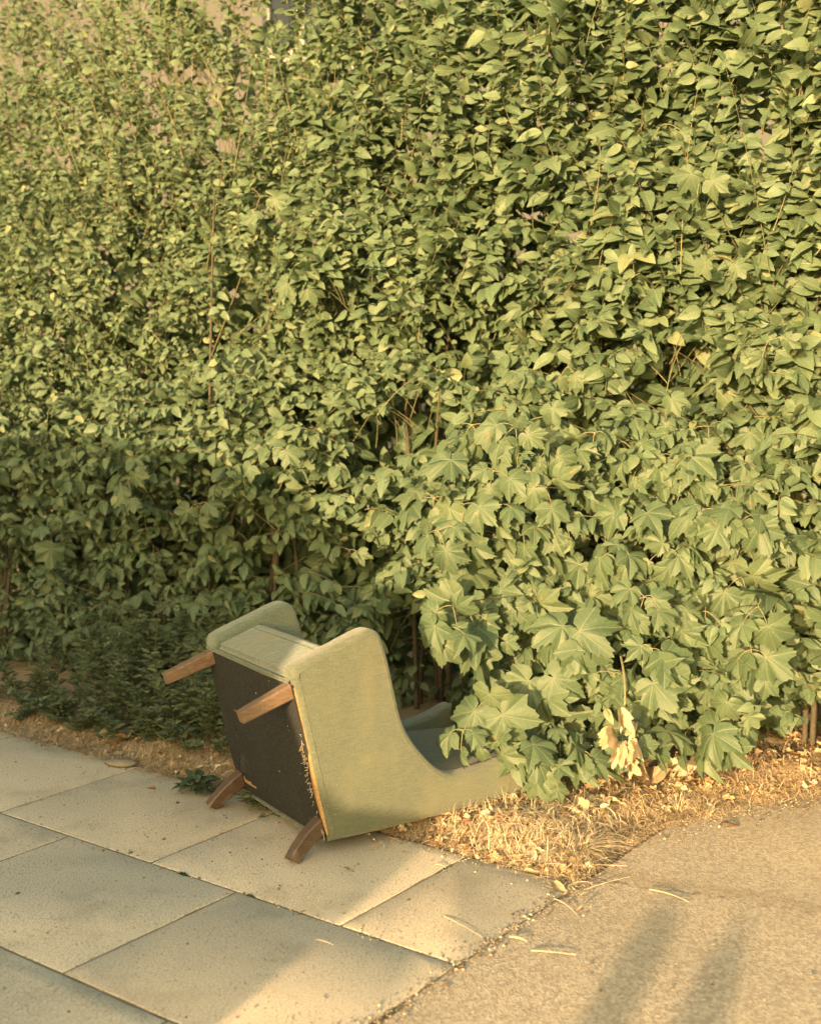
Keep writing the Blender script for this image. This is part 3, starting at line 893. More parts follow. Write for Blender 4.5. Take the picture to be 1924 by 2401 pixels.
# long upright shoots that stand out above the rest
for (u, v, yy, L) in [(250, 190, 5.8, .5), (300, 150, 5.9, .6), (352, 150, 5.9, .5), (415, 120, 5.9, .5), (460, 110, 5.9, .45), (590, 140, 5.8, .5), (650, 130, 5.7, .55), (740, 150, 5.6, .5), (905, 170, 5.5, .5), (1000, 120, 5.4, .6), (1170, 150, 5.3, .5), (1640, 180, 4.6, .7), (1690, 120, 4.5, .8), (150, 90, 5.9, .6), (60, 110, 5.9, .6), (840, 60, 5.6, .6)]:
    tip = aty(u, v, yy)
    add_shoot(tip, nrm(np.array([random.uniform(-.45, .25), -.15, 1.0])), L, random.randint(8, 12), .055, shrub_of(tip[0]), 1.0)
# deep leaves that close the hedge behind, inner shade painted in by darker tones
for k in range(8000):
    x = random.uniform(-2.9, 2.4); zt = 3.35
    z = random.uniform(.05, zt)
    p = np.array([x, yfront(x, z) + random.uniform(.45, 1.15), z])
    if blocked(p, 1.0): continue
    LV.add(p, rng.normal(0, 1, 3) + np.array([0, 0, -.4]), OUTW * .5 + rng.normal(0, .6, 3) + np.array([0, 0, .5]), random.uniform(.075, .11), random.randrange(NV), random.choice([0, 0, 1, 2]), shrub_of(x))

for k in range(7000):
    x = random.uniform(-2.9, 2.4); z = random.uniform(.0, 2.7)
    p = np.array([x, yfront(x, z) + random.uniform(.55, 1.3), z])
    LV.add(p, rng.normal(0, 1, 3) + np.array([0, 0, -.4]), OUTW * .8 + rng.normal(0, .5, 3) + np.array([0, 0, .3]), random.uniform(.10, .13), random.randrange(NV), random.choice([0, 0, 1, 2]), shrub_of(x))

for k in range(3200):  # dark leaf tones paint the shade of the hollows
    x = random.uniform(-2.4, 2.2); z = random.uniform(.5, 1.9)
    p = np.array([x, yfront(x, z) + random.uniform(.50, 1.0), z])
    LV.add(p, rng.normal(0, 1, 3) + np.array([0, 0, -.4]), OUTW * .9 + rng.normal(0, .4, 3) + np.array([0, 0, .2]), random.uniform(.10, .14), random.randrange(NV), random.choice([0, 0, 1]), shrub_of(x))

# maple saplings: whorls of lobed leaves on stalks
ML = Leaves(); mtw = {0: [], 1: [], 2: []}
MBASE = {0: np.array([1.02, 4.72, .03]), 1: np.array([1.55, 4.75, .03]), 2: np.array([-.95, 5.75, .03])}
def inside(u, v, poly):
    c = False; n = len(poly)
    for i in range(n):
        (x1, y1), (x2, y2) = poly[i], poly[(i + 1) % n]
        if (y1 > v) != (y2 > v) and u < (x2 - x1) * (v - y1) / (y2 - y1) + x1: c = not c
    return c
def whorl(c, own, nl, size, spread=1.0, face=None):
    base = MBASE[own]
    # the branch carrying the whorl comes from the plant's own stem
    stem_h = max(.15, c[2] * random.uniform(.45, .75))
    root = np.array([base[0] + (c[0] - base[0]) * .12, base[1] + (c[1] - base[1]) * .08, stem_h])
    pl = bez(root, (root + c) / 2 + np.array([random.uniform(-.15, .15), random.uniform(.05, .25), .22]) * np.linalg.norm(c - root), c, 9)
    mtw[own].append((pl, np.linspace(.0040, .0018, 9), .12))
    a0_ = random.uniform(0, 6.28)
    fx = nrm(np.cross(np.array([0, 0, 1.0]), OUTW))
    for i in range(nl):
        an = a0_ + i * 6.283 / nl + random.uniform(-.35, .35)
        ax_ = fx * math.cos(an) + np.array([0, 0, 1.0]) * math.sin(an) * .8
        d = nrm(ax_ + OUTW * random.uniform(.1, .6) + np.array([0, 0, -.35]))
        pet = random.uniform(.035, .085) * spread
        l = size * random.choice([random.uniform(.45, .8), random.uniform(.8, 1.2), random.uniform(.8, 1.2)])
        q = c + d * pet + np.array([0, 0, -.01])
        bd = nrm(ax_ * .9 + np.array([0, 0, -.95]) + OUTW * random.uniform(-.1, .5) + rng.normal(0, .15, 3))
        n = OUTW * random.uniform(.40, 1.1) + np.array([-.05, 0, random.uniform(.1, .95)]) + rng.normal(0, .36, 3)
        mtw[own].append((bez(c, c + d * pet * .6 + np.array([0, 0, .012]), q, 5), np.linspace(.0016, .0012, 5), .9))
        ML.add(q, bd, n, l, random.randrange(len(MP)), random.choice([1, 2, 2, 3, 3, 4]), own)

POLY = [(1010, 1130), (1080, 1000), (1230, 960), (1400, 985), (1560, 1060), (1760, 1120), (1800, 1500), (1760, 1720), (1660, 1745), (1560, 1760), (1400, 1790), (1290, 1800), (1210, 1770), (1170, 1690), (1170, 1600), (1190, 1540), (1100, 1490), (1060, 1430), (1080, 1330), (1010, 1240)]
def maple_y(u, v): return 4.52 - .00022 * (u - 1100) - .00035 * (v - 1000)
pts = []
tries = 0
while len(pts) < 100 and tries < 6000:
    tries += 1
    u, v = random.uniform(980, 1810), random.uniform(950, 1770)
    if inside(u, v, POLY) and all((u - a) ** 2 + (v - b) ** 2 > 64 ** 2 for a, b in pts): pts.append((u, v))
for u, v in pts:
    whorl(aty(u, v, maple_y(u, v) + random.uniform(-.12, .24)), 0, random.randint(3, 5), random.uniform(.080, .122) * (1.06 if v > 1350 else .88))
for u, v, s in [(1085, 1712, .075), (1150, 1640, .12), (1165, 1740, .10), (1235, 1745, .12), (1290, 1800, .10), (1050, 1470, .085), (1060, 1420, .09), (1360, 1760, .11)]:
    whorl(aty(u, v, 4.02 + .0003 * (1800 - v)), 0, 3, s, .8)
# inner maple leaves in darker tones
for k in range(120):
    u, v = random.uniform(1050, 1850), random.uniform(1000, 1760)
    p = aty(u, v, maple_y(u, v) + random.uniform(.15, .5))
    ML.add(p, rng.normal(0, .6, 3) + np.array([0, 0, -.7]), OUTW + rng.normal(0, .4, 3) + np.array([0, 0, .4]), random.uniform(.07, .11), random.randrange(len(MP)), random.choice([0, 1, 2]), 0)
# second sapling, scattered whorls high in the hedge at the right
for u, v, dy in [(1560, 290, -.05), (1640, 420, -.08), (1500, 640, -.05), (1690, 600, -.12), (1250, 720, 0), (1330, 860, -.02), (1180, 900, 0), (1560, 960, -.05), (1660, 1000, -.1), (1290, 1010, -.1), (1800, 800, -.1)]:
    q = aty(u, v, 4.9); yy = yfront(q[0], q[2]) + dy
    whorl(aty(u, v, yy + .05), 1, random.randint(1, 3), random.uniform(.065, .095))
for u, v, dy in [(540, 280, .05), (610, 460, .05), (650, 1050, -.05), (600, 1080, -.05), (470, 1180, 0), (360, 1280, 0), (300, 1130, 0), (560, 1250, .02), (700, 640, .03), (450, 1400, .02), (300, 1430, .02), (900, 880, 0), (820, 1290, .05), (120, 1250, 0)]:
    q = aty(u, v, 5.4); yy = yfront(q[0], q[2]) + dy
    whorl(aty(u, v, yy + .04), 2, random.randint(1, 3), random.uniform(.06, .085))
LV.done(); ML.done()

# which leaves show most in the picture: a coarse depth map
def visible_cells():
    C_ = 5.0
    gw, gh = int(1924 / C_) + 1, int(2401 / C_) + 1
    depth = np.full((gh, gw), 1e9); own = np.full((gh, gw), -1)
    allc = np.concatenate([LV.c, ML.c]); alll = np.concatenate([LV.l, ML.l * 1.25]); alln = np.concatenate([LV.n, ML.n])
    q = allc - CAMP; z = q @ FW
    u = (CX + FPX * (q @ RT) / z) / C_; v = (CY - FPX * (q @ UPV) / z) / C_
    face = np.abs((alln * nrm(q)).sum(1))
    for i in np.argsort(-z):
        r_ = .30 * alll[i] * FPX / z[i] / C_ * (.35 + .65 * face[i])
        a0_, a1_, b0, b1 = int(max(u[i] - r_, 0)), int(min(u[i] + r_, gw - 1)), int(max(v[i] - r_, 0)), int(min(v[i] + r_, gh - 1))
        if a1_ >= a0_ and b1 >= b0 and u[i] > -3 and v[i] > -3: own[b0:b1 + 1, a0_:a1_ + 1] = i
    return np.bincount(own[own >= 0].ravel(), minlength=len(allc))
vis = visible_cells()
visL, visM = vis[:len(LV.l)], vis[len(LV.l):]

def place_leaves(lv, score, own, parent, kind, templ, mat, limit):
    ids = np.where(lv.own == own)[0]
    order = ids[np.argsort(-score[ids])]
    near = [i for i in order[:limit] if score[i] > 0]
    rest = np.setdiff1d(ids, np.array(near, dtype=int))
    pinv = parent.matrix_basis.inverted()
    for i in near:
        o = bpy.data.objects.new('leaf', single_mesh(kind, int(lv.k[i]), int(lv.t[i])))
        COL.objects.link(o); o.parent = parent
        m = Matrix([list(lv.Rm[i][r_] * lv.l[i]) + [lv.p[i][r_]] for r_ in range(3)] + [[0, 0, 0, 1]])
        o.matrix_basis = pinv @ m
    if len(rest):
        o = joined('foliage', lv, rest, templ, mat, parent)
        o.matrix_basis = pinv

def place_twigs(lst, parent, name='twig', sides=4):
    VV, TT, LL, off = [], [], [], 0
    for pl, rad, tn in lst:
        v_, t_ = tubes([(pl, rad)], sides)
        VV.append(v_); TT.append(t_ + off); LL.append(np.tile([0, 0, tn], (len(v_), 1))); off += len(v_)
    o = link(name, tri_mesh(name, np.concatenate(VV), np.concatenate(TT), np.concatenate(LL)), parent, None, M['twig'])
    o.matrix_basis = parent.matrix_basis.inverted()
    o['kind'] = 'stuff'

SHL = ['dense leafy shrub at the left end of the hedge, cut off by the picture edge', 'dense leafy shrub behind the feathery weeds, its lower half in shade', 'dense leafy shrub rising straight behind the tipped armchair seat', 'dense leafy shrub behind the armchair back, with a dark hollow in it', 'dense leafy shrub above and behind the big lobed maple leaves', 'large leaved shrub at the right end of the hedge, cut off by the picture edge']
for i, x in enumerate(SHX):
    b = (x, 5.42 - .40 * x, .02)
    e = empty('shrub', b); props(e, SHL[i], 'shrub', 'shrubs of the hedge')
    for k in range(5):
        tx = x + random.uniform(-.38, .38); h = random.uniform(1.5, 2.5)
        ty = yfront(tx, h) + .60
        p0 = np.array(b) + np.array([random.uniform(-.12, .12), random.uniform(-.1, .1), -.05])
        pl = bez(p0, p0 + np.array([(tx - x) * .2, 0, h * .6]), np.array([tx, ty, h]), 9)
        v_, t_ = tubes([(pl, np.linspace(.012, .004, 9))], 7)
        o = link('stem', tri_mesh('shrub_stem', v_, t_), e, None, M['bark']); o.matrix_basis = e.matrix_basis.inverted()
    place_leaves(LV, visL, i, e, 'leaf', OV, M['leaf'], 300)
    place_twigs(twigs[i], e)
MLB = ['young maple with big lobed leaves overhanging the armchair back, withered at its foot', 'young maple with few lobed leaves scattered high through the hedge at the picture right', 'young maple with small lobed leaves scattered through the shaded hedge behind the chair legs']
ME = {}
for i in range(3):
    b = MBASE[i]
    e = empty('maple_sapling', tuple(b)); props(e, MLB[i], 'sapling', 'maple saplings in the hedge'); ME[i] = e
    top = [.95, 2.4, 2.3][i]
    for k in range(2 if i == 0 else 1):
        p0 = b + np.array([.05 * k, .03 * k, -.06]); p2 = b + np.array([-.15 - .2 * k if i == 0 else .05, -.1 if i == 0 else .05, top])
        v_, t_ = tubes([(bez(p0, p0 + np.array([0, 0, top * .5]), p2, 9), np.linspace(.012, .004, 9))], 7)
        o = link('trunk', tri_mesh('maple_stem', v_, t_), e, None, M['bark']); o.matrix_basis = e.matrix_basis.inverted()
    place_leaves(ML, visM, i, e, 'maple', MP, M['maple'], 300)
    place_twigs(mtw[i], e)

# ------------------------------------------------------------------ parked van behind the photographer (its shadow falls across the scene)
LAT = np.array([math.cos(SUN_AZ), -math.sin(SUN_AZ), 0.0]); SDH = np.array([math.sin(SUN_AZ), math.cos(SUN_AZ), 0.0])
VAN_LAT, VAN_S = -1.48, -1.95
vp = LAT * VAN_LAT + SDH * VAN_S
van = empty('parked_van', (vp[0], vp[1], -.115), RZ); props(van, 'pale grey delivery van parked on the road behind the photographer', 'van')
VB = [(-5.2, .35), (-5.22, 1.0), (-5.15, 2.02), (-5.0, 2.15), (-2.6, 2.18), (-2.0, 2.18), (-1.65, 2.15), (-1.36, 2.09), (-1.08, 1.98), (-.84, 1.74), (-.70, 1.65), (-.54, 1.66), (-.44, 1.52), (-.31, 1.17), (-.22, 1.01), (-.03, .96), (0.0, .86), (.0, .40), (-.1, .30), (-5.1, .30)]
def extr(name, poly, y0, y1, bev=.05, seg=3, sm=40):
    bm = bmesh.new()
    f = bm.faces.new([bm.verts.new((p[0], y0, p[1])) for p in poly])
    r_ = bmesh.ops.extrude_face_region(bm, geom=[f])
    for q in r_['geom']:
        if isinstance(q, bmesh.types.BMVert): q.co.y = y1
    bmesh.ops.recalc_face_normals(bm, faces=bm.faces[:])
    if bev:
        big = [q for q in bm.faces if len(q.verts) > 6] or bm.faces[:2]
        bmesh.ops.bevel(bm, geom=list({e for q in big for e in q.edges}), offset=bev, segments=seg, affect='EDGES')
    return bm_mesh(name, bm, sm)
link('body', extr('van_body', VB, -1.95, -.02), van, None, M['van'])
link('windscreen', extr('van_windscreen', [(-1.07, 1.97), (-.72, 1.66), (-.71, 1.685), (-1.06, 1.995)], -1.75, -.22, 0), van, None, M['glass'])
for y in (-.016, -1.966): link('side_window', extr('van_side_window', [(-1.9, 1.3), (-.75, 1.3), (-1.15, 1.95), (-1.9, 1.95)], y, y + .012, 0), van, None, M['glass'])
for y in (-.35, -1.6): link('headlight', box_mesh('van_headlight', -.03, .012, y - .14, y + .14, .60, .78, .01), van, None, M['white'])
def lathe(prof, n=28):
    V, F = [], []
    m = len(prof)
    for k in range(n):
        a = 2 * math.pi * k / n
        for r_, y in prof: V.append((r_ * math.cos(a), y, r_ * math.sin(a)))
    for k in range(n):
        for j in range(m - 1):
            F.append((k * m + j, k * m + j + 1, ((k + 1) % n) * m + j + 1, ((k + 1) % n) * m + j))
    return V, F
ty_ = mesh_pd('van_tyre', *lathe([(.20, -.10), (.30, -.115), (.335, -.08), (.34, 0), (.335, .08), (.30, .115), (.20, .10)]), 40)
ri_ = mesh_pd('van_rim', *lathe([(.0, -.06), (.08, -.075), (.10, -.04), (.17, -.05), (.21, -.095), (.21, .095), (.17, .05), (.0, .05)]), 40)
for x in (-.85, -4.2):
    for y in (-.12, -1.85):
        wh = empty('wheel', (x, y, .34), 0, van)
        link('tyre', ty_, wh, None, M['tyre']); link('rim', ri_, wh, None, M['rim'])

# two bollards by the kerb behind the photographer
bol = mesh_pd('bollard_post', *lathe([(.08, 0), (.08, .05), (.065, .06), (.06, .78), (.075, .80), (.075, .84), (.06, .86), (.055, .95), (.03, .99), (0, 1.0)], 20), 40)
BT = [(gnd(1560, 2140), 'dark iron bollard beside the van nose, behind the photographer'), (gnd(1715, 2215), 'dark iron bollard farther from the van, behind the photographer')]
for tip, lab in BT:
    D = .93 / math.tan(SUN_EL)
    b = tip - SDH * D
    o = empty('bollard', (b[0], b[1], -.05)); props(o, lab, 'bollard', 'bollards by the kerb')
    p_ = link('post', bol, o, (0, 0, 0), M['darkmetal']); p_.rotation_euler = (R(90), 0, 0)

# ------------------------------------------------------------------ verge: straw, tufts, dry leaves, weeds, litter
def ribbons(items, seg=3):
    """items: (points (seg+1)x3, width, tone) -> flat curved blades with a little crease"""
    V, T, L, off = [], [], [], 0
    for pl, w, tn in items:
        pl = np.asarray(pl); n = len(pl)
        tg = nrm(np.gradient(pl, axis=0)); sd = nrm(np.cross(tg, np.array([random.uniform(-.5, .5), random.uniform(-.5, .5), 1.0])))
        wd = w * np.array([1.0 - .85 * (i / (n - 1)) ** 2 for i in range(n)])[:, None] / 2
        V.append(np.concatenate([pl - sd * wd, pl + sd * wd])); L.append(np.tile([0, 0, tn], (2 * n, 1)))
        for i in range(n - 1):
            a, b, c, d = off + i, off + i + 1, off + n + i + 1, off + n + i
            T.append((a, d, c)); T.append((a, c, b))
        off += 2 * n
    return tri_mesh('blades', np.concatenate(V), np.array(T), np.concatenate(L))

def lying(x, y, L, w, tn, lift=.012):
    an = random.uniform(0, 6.28); z = max(vz(x, y), -.002) + .002
    p0 = np.array([x, y, z]); d = np.array([math.cos(an), math.sin(an), 0])
    p2 = p0 + d * L; p2[2] = max(vz(p2[0], p2[1]), -.002) + random.uniform(0, lift)
    mid = (p0 + p2) / 2 + np.array([random.uniform(-.2, .2) * L, random.uniform(-.2, .2) * L, random.uniform(.0, lift * 1.6)])
    return (bez(p0, mid, p2, 4), w, tn)
items = []
for k in range(15000):
    x = random.uniform(-1.9, 1.7) if random.random() < .5 else random.uniform(-.1, 1.0)
    d = random.choice([random.gauss(.10, .12), random.uniform(0, .55)])
    if d < -.045 * random.random() * (2.2 if .4 < x < .8 else 1): continue
    y = yb(x) + d / .82
    items.append(lying(x, y, random.uniform(.012, .06), random.uniform(.0010, .0030), min(1, max(0, random.gauss(.58, .27))), .010))
for k in range(6500):
    x = random.uniform(-2.0, -.25); d = abs(random.gauss(.0, .20)) - .02
    items.append(lying(x, yb(x) + d / .82, random.uniform(.02, .085), random.uniform(.0012, .0032), min(1, max(0, random.gauss(.38, .22))), .016))
for k in range(3500):
    x = random.uniform(.5, 1.9); d = random.uniform(-.03, .40)
    items.append(lying(x, yb(x) + d / .82, random.uniform(.02, .09), random.uniform(.0014, .0036), min(1, max(0, random.gauss(.42, .28))), .025))
# long pale stalks heaped on the tongue of dry grass beside the asphalt
for k in range(1900):
    q = gnd(random.gauss(1295, 85), random.gauss(1972, 40))
    if q[1] < yb(q[0]) + random.uniform(-.03, .05): continue
    items.append(lying(q[0], q[1], random.uniform(.04, .13), random.uniform(.0016, .0032), random.uniform(.6, 1), .035))
o = link('straw_litter', ribbons(items), None, None, M['straw']); props(o, 'matted dry straw and leaf crumbs covering the verge', 'straw', kind='stuff')

VV, TT, LL, off = [], [], [], 0
for k in range(2000):
    r0 = random.random()
    if r0 < .55: x = random.uniform(.25, 1.9); d = random.uniform(.03, .50)
    elif r0 < .74: x = random.uniform(-2.0, -.35); d = abs(random.gauss(0, .16))
    else: x = random.uniform(-.1, .6); d = random.uniform(.0, .3)
    y = yb(x) + d / .82
    V, T, LC = OV[random.randrange(NV)] if random.random() < .6 else MP[random.randrange(len(MP))]
    V = V.copy(); V[:, 2] += random.uniform(.1, 1.4) * np.abs(V[:, 0]) ** 1.4 + random.uniform(-.3, .3) * V[:, 0] * V[:, 1]
    l = random.uniform(.009, .030) * (1.5 if d > .18 and random.random() < .3 else 1)
    if x < -.3: l *= .75
    m = Matrix.Rotation(random.uniform(0, 6.28), 3, 'Z') @ Matrix.Rotation(random.gauss(0, .45), 3, 'X') @ Matrix.Rotation(random.gauss(0, .45), 3, 'Y')
    V = (V * l) @ np.array(m).T + np.array([x, y, max(vz(x, y), 0) + .004 + random.random() * .012])
    VV.append(V); TT.append(T + off); LL.append(np.tile([0, 0, min(1, max(0, random.gauss(.42, .3)))], (len(V), 1))); off += len(V)
o = link('leaf_litter', tri_mesh('leaf_litter', np.concatenate(VV), np.concatenate(TT), np.concatenate(LL)), None, None, M['dry']); props(o, 'crumbled dry leaf litter strewn through the straw of the verge', 'leaf litter', kind='stuff')

def tuft(base, n, h, spread, label, lean=(0, 0), tone=(.55, 1.0), mat='straw', name='dry_grass_tuft', cat='grass tuft', group='dry grass tufts', w=(.0012, .0026)):
    e = empty(name, tuple(base)); props(e, label, cat, group)
    it = []
    for k in range(n):
        a = random.uniform(0, 6.28); r_ = spread * .35 * math.sqrt(random.random())
        p0 = np.array([math.cos(a) * r_, math.sin(a) * r_, -.01]); hh = h * random.uniform(.45, 1.1)
        out = np.array([math.cos(a), math.sin(a), 0]) * spread * random.uniform(.2, 1.2) + np.array([lean[0], lean[1], 0]) * hh
        p1 = p0 + out * .35 + np.array([0, 0, hh]); p2 = p0 + out * 1.25 + np.array([0, 0, hh * random.uniform(.25, .95)])
        it.append((bez(p0, p1, p2, 5), random.uniform(*w), random.uniform(*tone)))
    o = link('blade', ribbons(it), e, None, M[mat]); o['kind'] = 'stuff'
    return e
def vg_(u, v, y=0):
    q = gnd(u, v, .03); return (q[0], q[1], vz(q[0], q[1]))
tuft(vg_(1345, 1985), 260, .045, .13, 'pale bleached tuft of dry grass spilling onto the asphalt edge', (-.2, -.4))
tuft(vg_(1590, 1880), 170, .07, .06, 'short upright tuft of dry grass beneath the withered maple leaves', (0, -.1))
tuft(vg_(1650, 1885), 140, .09, .07, 'dry grass tuft nearest the picture right, by the yellowing leaf', (.1, -.1))
tuft(vg_(575, 1790), 200, .10, .07, 'yellowed grass tuft beside the black underside of the armchair', (0, 0), (.1, .6))
tuft(vg_(330, 1700), 120, .10, .08, 'small yellowed grass tuft at the foot of the feathery weeds', (0, -.1), (.1, .5))

# dry leaves, each on its own
def dry_leaf_mesh(seed, maple, tone, curl):
    r_ = random.Random(seed)
    V, T, LC = (MP[seed % len(MP)] if maple else OV[seed % NV])
    V = V.copy()
    V[:, 2] += curl * (np.abs(V[:, 0]) ** 1.4) * 1.6 + .10 * np.sin(V[:, 1] * 9 + seed) * np.abs(V[:, 0]) + curl * .35 * np.maximum(V[:, 1] - .5, 0) ** 2 * 4
    V[:, 0] *= 1 - .35 * curl
    return tri_mesh('dry_leaf_blade', V, T, np.column_stack([LC, np.full(len(V), tone)]))
def dry_leaf(u, v, size, maple, tone, label, curl=.5, rz=None, z=.010, tilt=(0, 0)):
    q = gnd(u, v, .02)
    o = link('dry_leaf', dry_leaf_mesh(random.randrange(99), maple, tone, curl), None, (q[0], q[1], max(vz(q[0], q[1]), 0) + z), M['dry'])
    o.rotation_euler = (R(tilt[0]), R(tilt[1]), random.uniform(0, 6.28) if rz is None else rz)
    o.scale = (size,) * 3
    props(o, label, 'dry leaf', 'dry leaves on the ground')
DL = [(480, 1800, .085, 1, 1.0, 'pale grey dried maple leaf lying flat beside the armchair base', .12),
      (520, 1805, .05, 1, .95, 'smaller pale dried leaf right of the grey maple leaf', .2),
      (447, 1812, .05, 0, .95, 'whitish dry leaf left of the grey maple leaf', .3),
      (465, 1830, .055, 0, 1.0, 'whitish dry leaf at the verge edge above the broad leaved weed', .3),
      (400, 1795, .05, 1, .45, 'yellow brown dry leaf in the straw left of centre of the shaded verge', .4),
      (380, 1768, .06, 0, .35, 'ochre dry leaf beside the crumpled wrapper', .5),
      (290, 1745, .09, 1, .25, 'curled brown dry leaf at the foot of the feathery weeds', .8),
      (262, 1735, .075, 1, .6, 'curled olive brown leaf standing against the feathery weeds', .9),
      (498, 1738, .065, 0, .55, 'yellow fallen leaf beside the armchair base, above the grey one', .25),
      (410, 1760, .05, 1, .3, 'small orange brown dry leaf in the shaded straw', .6),
      (1255, 2020, .075, 0, 1.0, 'cream curled dry leaf at the corner of the rough slab', .7),
      (1225, 2040, .055, 0, .8, 'small cream dry leaf resting on the edge of the rough slab', .6),
      (1290, 2062, .075, 0, .4, 'olive brown dry leaf lying where slab meets asphalt', .5),
      (1415, 1900, .085, 1, .95, 'broad cream dry leaf in the sunlit straw below the maple', .4),
      (1440, 1925, .06, 0, .7, 'tan dry leaf just below the broad cream leaf', .5),
      (1400, 1850, .08, 1, .85, 'cream dry leaf half under the drooping maple leaves', .6),
      (1525, 1850, .11, 1, .6, 'large yellowing curled leaf leaning beneath the withered stalk', .8),
      (1575, 1835, .08, 1, .75, 'crumpled tan leaf right of the large yellowing leaf', .9),
      (1620, 1835, .08, 1, .85, 'crumpled pale leaf by the short upright grass tuft', .9),
      (1665, 1900, .075, 0, .9, 'pale dry leaf above the olive leaf at the picture right', .5),
      (1690, 1922, .07, 0, .15, 'olive green fallen leaf at the asphalt edge by the picture right', .2),
      (1330, 1885, .05, 0, .55, 'small tan dry leaf in the straw left of the broad cream leaf', .5),
      (1135, 1950, .028, 0, 1.0, 'tiny white leaf scrap in the straw below the armchair back', .3),
      (1095, 1888, .05, 0, .7, 'narrow tan leaf against the lower edge of the armchair', .8),
      (365, 1850, .035, 0, .0, 'narrow brown leaf lying on the upper shaded slab', .6),
      (805, 2027, .026, 0, .05, 'small dark leaf lying on the slab in front of the chair leg', .2),
      (700, 1900, .03, 0, .2, 'small dark leaf in the shadow under the armchair base', .3),
      (1370, 2125, .03, 0, .3, 'small curled brown leaf alone on the sunlit asphalt', .8)]
for q in DL:
    dry_leaf(q[0], q[1], q[2], bool(q[3]), q[4], q[5], q[6], tilt=(random.uniform(-20, 20), random.uniform(-20, 20)) if q[6] > .55 else (random.uniform(-6, 6), random.uniform(-6, 6)), z=.016 if q[6] > .55 else .009)

# withered leaves hanging on the maple's foot
for (u, v, l, tn) in [(1452, 1700, .07, .9), (1440, 1745, .075, .7), (1452, 1785, .08, .9), (1470, 1780, .075, .8), (1486, 1735, .055, .9), (1495, 1770, .07, .85), (1475, 1815, .06, .8)]:
    q = aty(u, v - 30, 3.97)
    me = dry_leaf_mesh(random.randrange(99), True, tn, 1.5); me.materials.append(M['dry'])
    o = bpy.data.objects.new('withered_leaf', me); COL.objects.link(o); o.parent = ME[0]
    d = nrm(np.array([random.uniform(-.35, .35), random.uniform(-.2, .1), -1.0])); n = nrm(OUTW + rng.normal(0, .3, 3)); n = nrm(n - d * (n @ d)); x = np.cross(d, n)
    o.matrix_basis = ME[0].matrix_basis.inverted() @ Matrix([[x[r_] * l, d[r_] * l, n[r_] * l, q[r_]] for r_ in range(3)] + [[0, 0, 0, 1]])
p_ = [(bez(aty(1455, 1540, 4.25), aty(1470, 1600, 4.05), aty(1462, 1690, 4.0), 7), np.linspace(.005, .003, 7))]
v_, t_ = tubes(p_, 6); o = link('stalk', tri_mesh('withered_stalk', v_, t_, np.tile([0, 0, 1.0], (len(v_), 1))), ME[0], None, M['twig']); o.matrix_basis = ME[0].matrix_basis.inverted()

# single stalks on the paving
ST = [((1310, 2040), (1470, 2033), .0028, 'straight pale stalk reaching from the grass tuft over the asphalt'), ((1370, 2088), (1475, 2058), .0022, 'slightly bent pale stalk beside the grass tuft on the asphalt'), ((1522, 2088), (1615, 2118), .0032, 'thick pale stalk lying alone in the middle of the asphalt'),
      ((1300, 2110), (1352, 2148), .0030, 'curved pale stalk where the rough slab meets asphalt'), ((1245, 2232), (1350, 2242), .0030, 'long pale stalk at the lower edge of the asphalt'), ((1195, 2200), (1235, 2212), .005, 'short flat pale blade beside the rough slab'), ((1022, 2030), (1045, 2037), .003, 'short pale stalk crossing the joint of the shaded slab'),
      ((1040, 2150), (1130, 2200), .0015, 'hair thin stalk on the rough slab'), ((740, 2205), (780, 2218), .002, 'short pale stalk on the slab at the shadow edge'), ((1150, 1975), (1180, 2015), .0035, 'dark pale stalk crossing the straw beside the rough slab'), ((1150, 1998), (1290, 1985), .0026, 'long pale stalk lying over the straw towards the cream leaf')]
for a, b, w, lab in ST:
    p0, p2 = gnd(*a), gnd(*b)
    for q in (p0, p2): q[2] = max(vz(q[0], q[1]), 0) + w * .6 + .001
    mid = (p0 + p2) / 2 + np.array([random.uniform(-.012, .012), random.uniform(-.012, .012), .006])
    v_, t_ = tubes([(bez(p0, mid, p2, 8), np.linspace(w * .55, w * .3, 8))], 5)
    o = link('straw_stalk', tri_mesh('straw_stalk', v_, t_, np.tile([0, 0, .85], (len(v_), 1))), None, None, M['straw']); props(o, lab, 'stalk', 'loose stalks on the paving')

# dry stems bristling in front of the lower edge of the armchair
it = []
for k in range(190):
    u = random.uniform(.14, .74); q = chair_pt(u, -random.uniform(.004, .035), 0); z = max(vz(q[0], q[1]), 0)
    h = random.uniform(.015, .075) * (1 if u > .3 else .5)
    p0 = np.array([q[0], q[1], z]); p2 = p0 + np.array([random.uniform(-.03, .03), random.uniform(-.02, .012), h])
    it.append((bez(p0, p0 + np.array([0, -.003, h * .7]), p2, 4), .0011, random.uniform(.2, .9)))
o = link('dry_grass', ribbons(it), None, None, M['straw']); props(o, 'sparse dry grass bristling along the lower edge of the armchair', 'grass', kind='stuff')

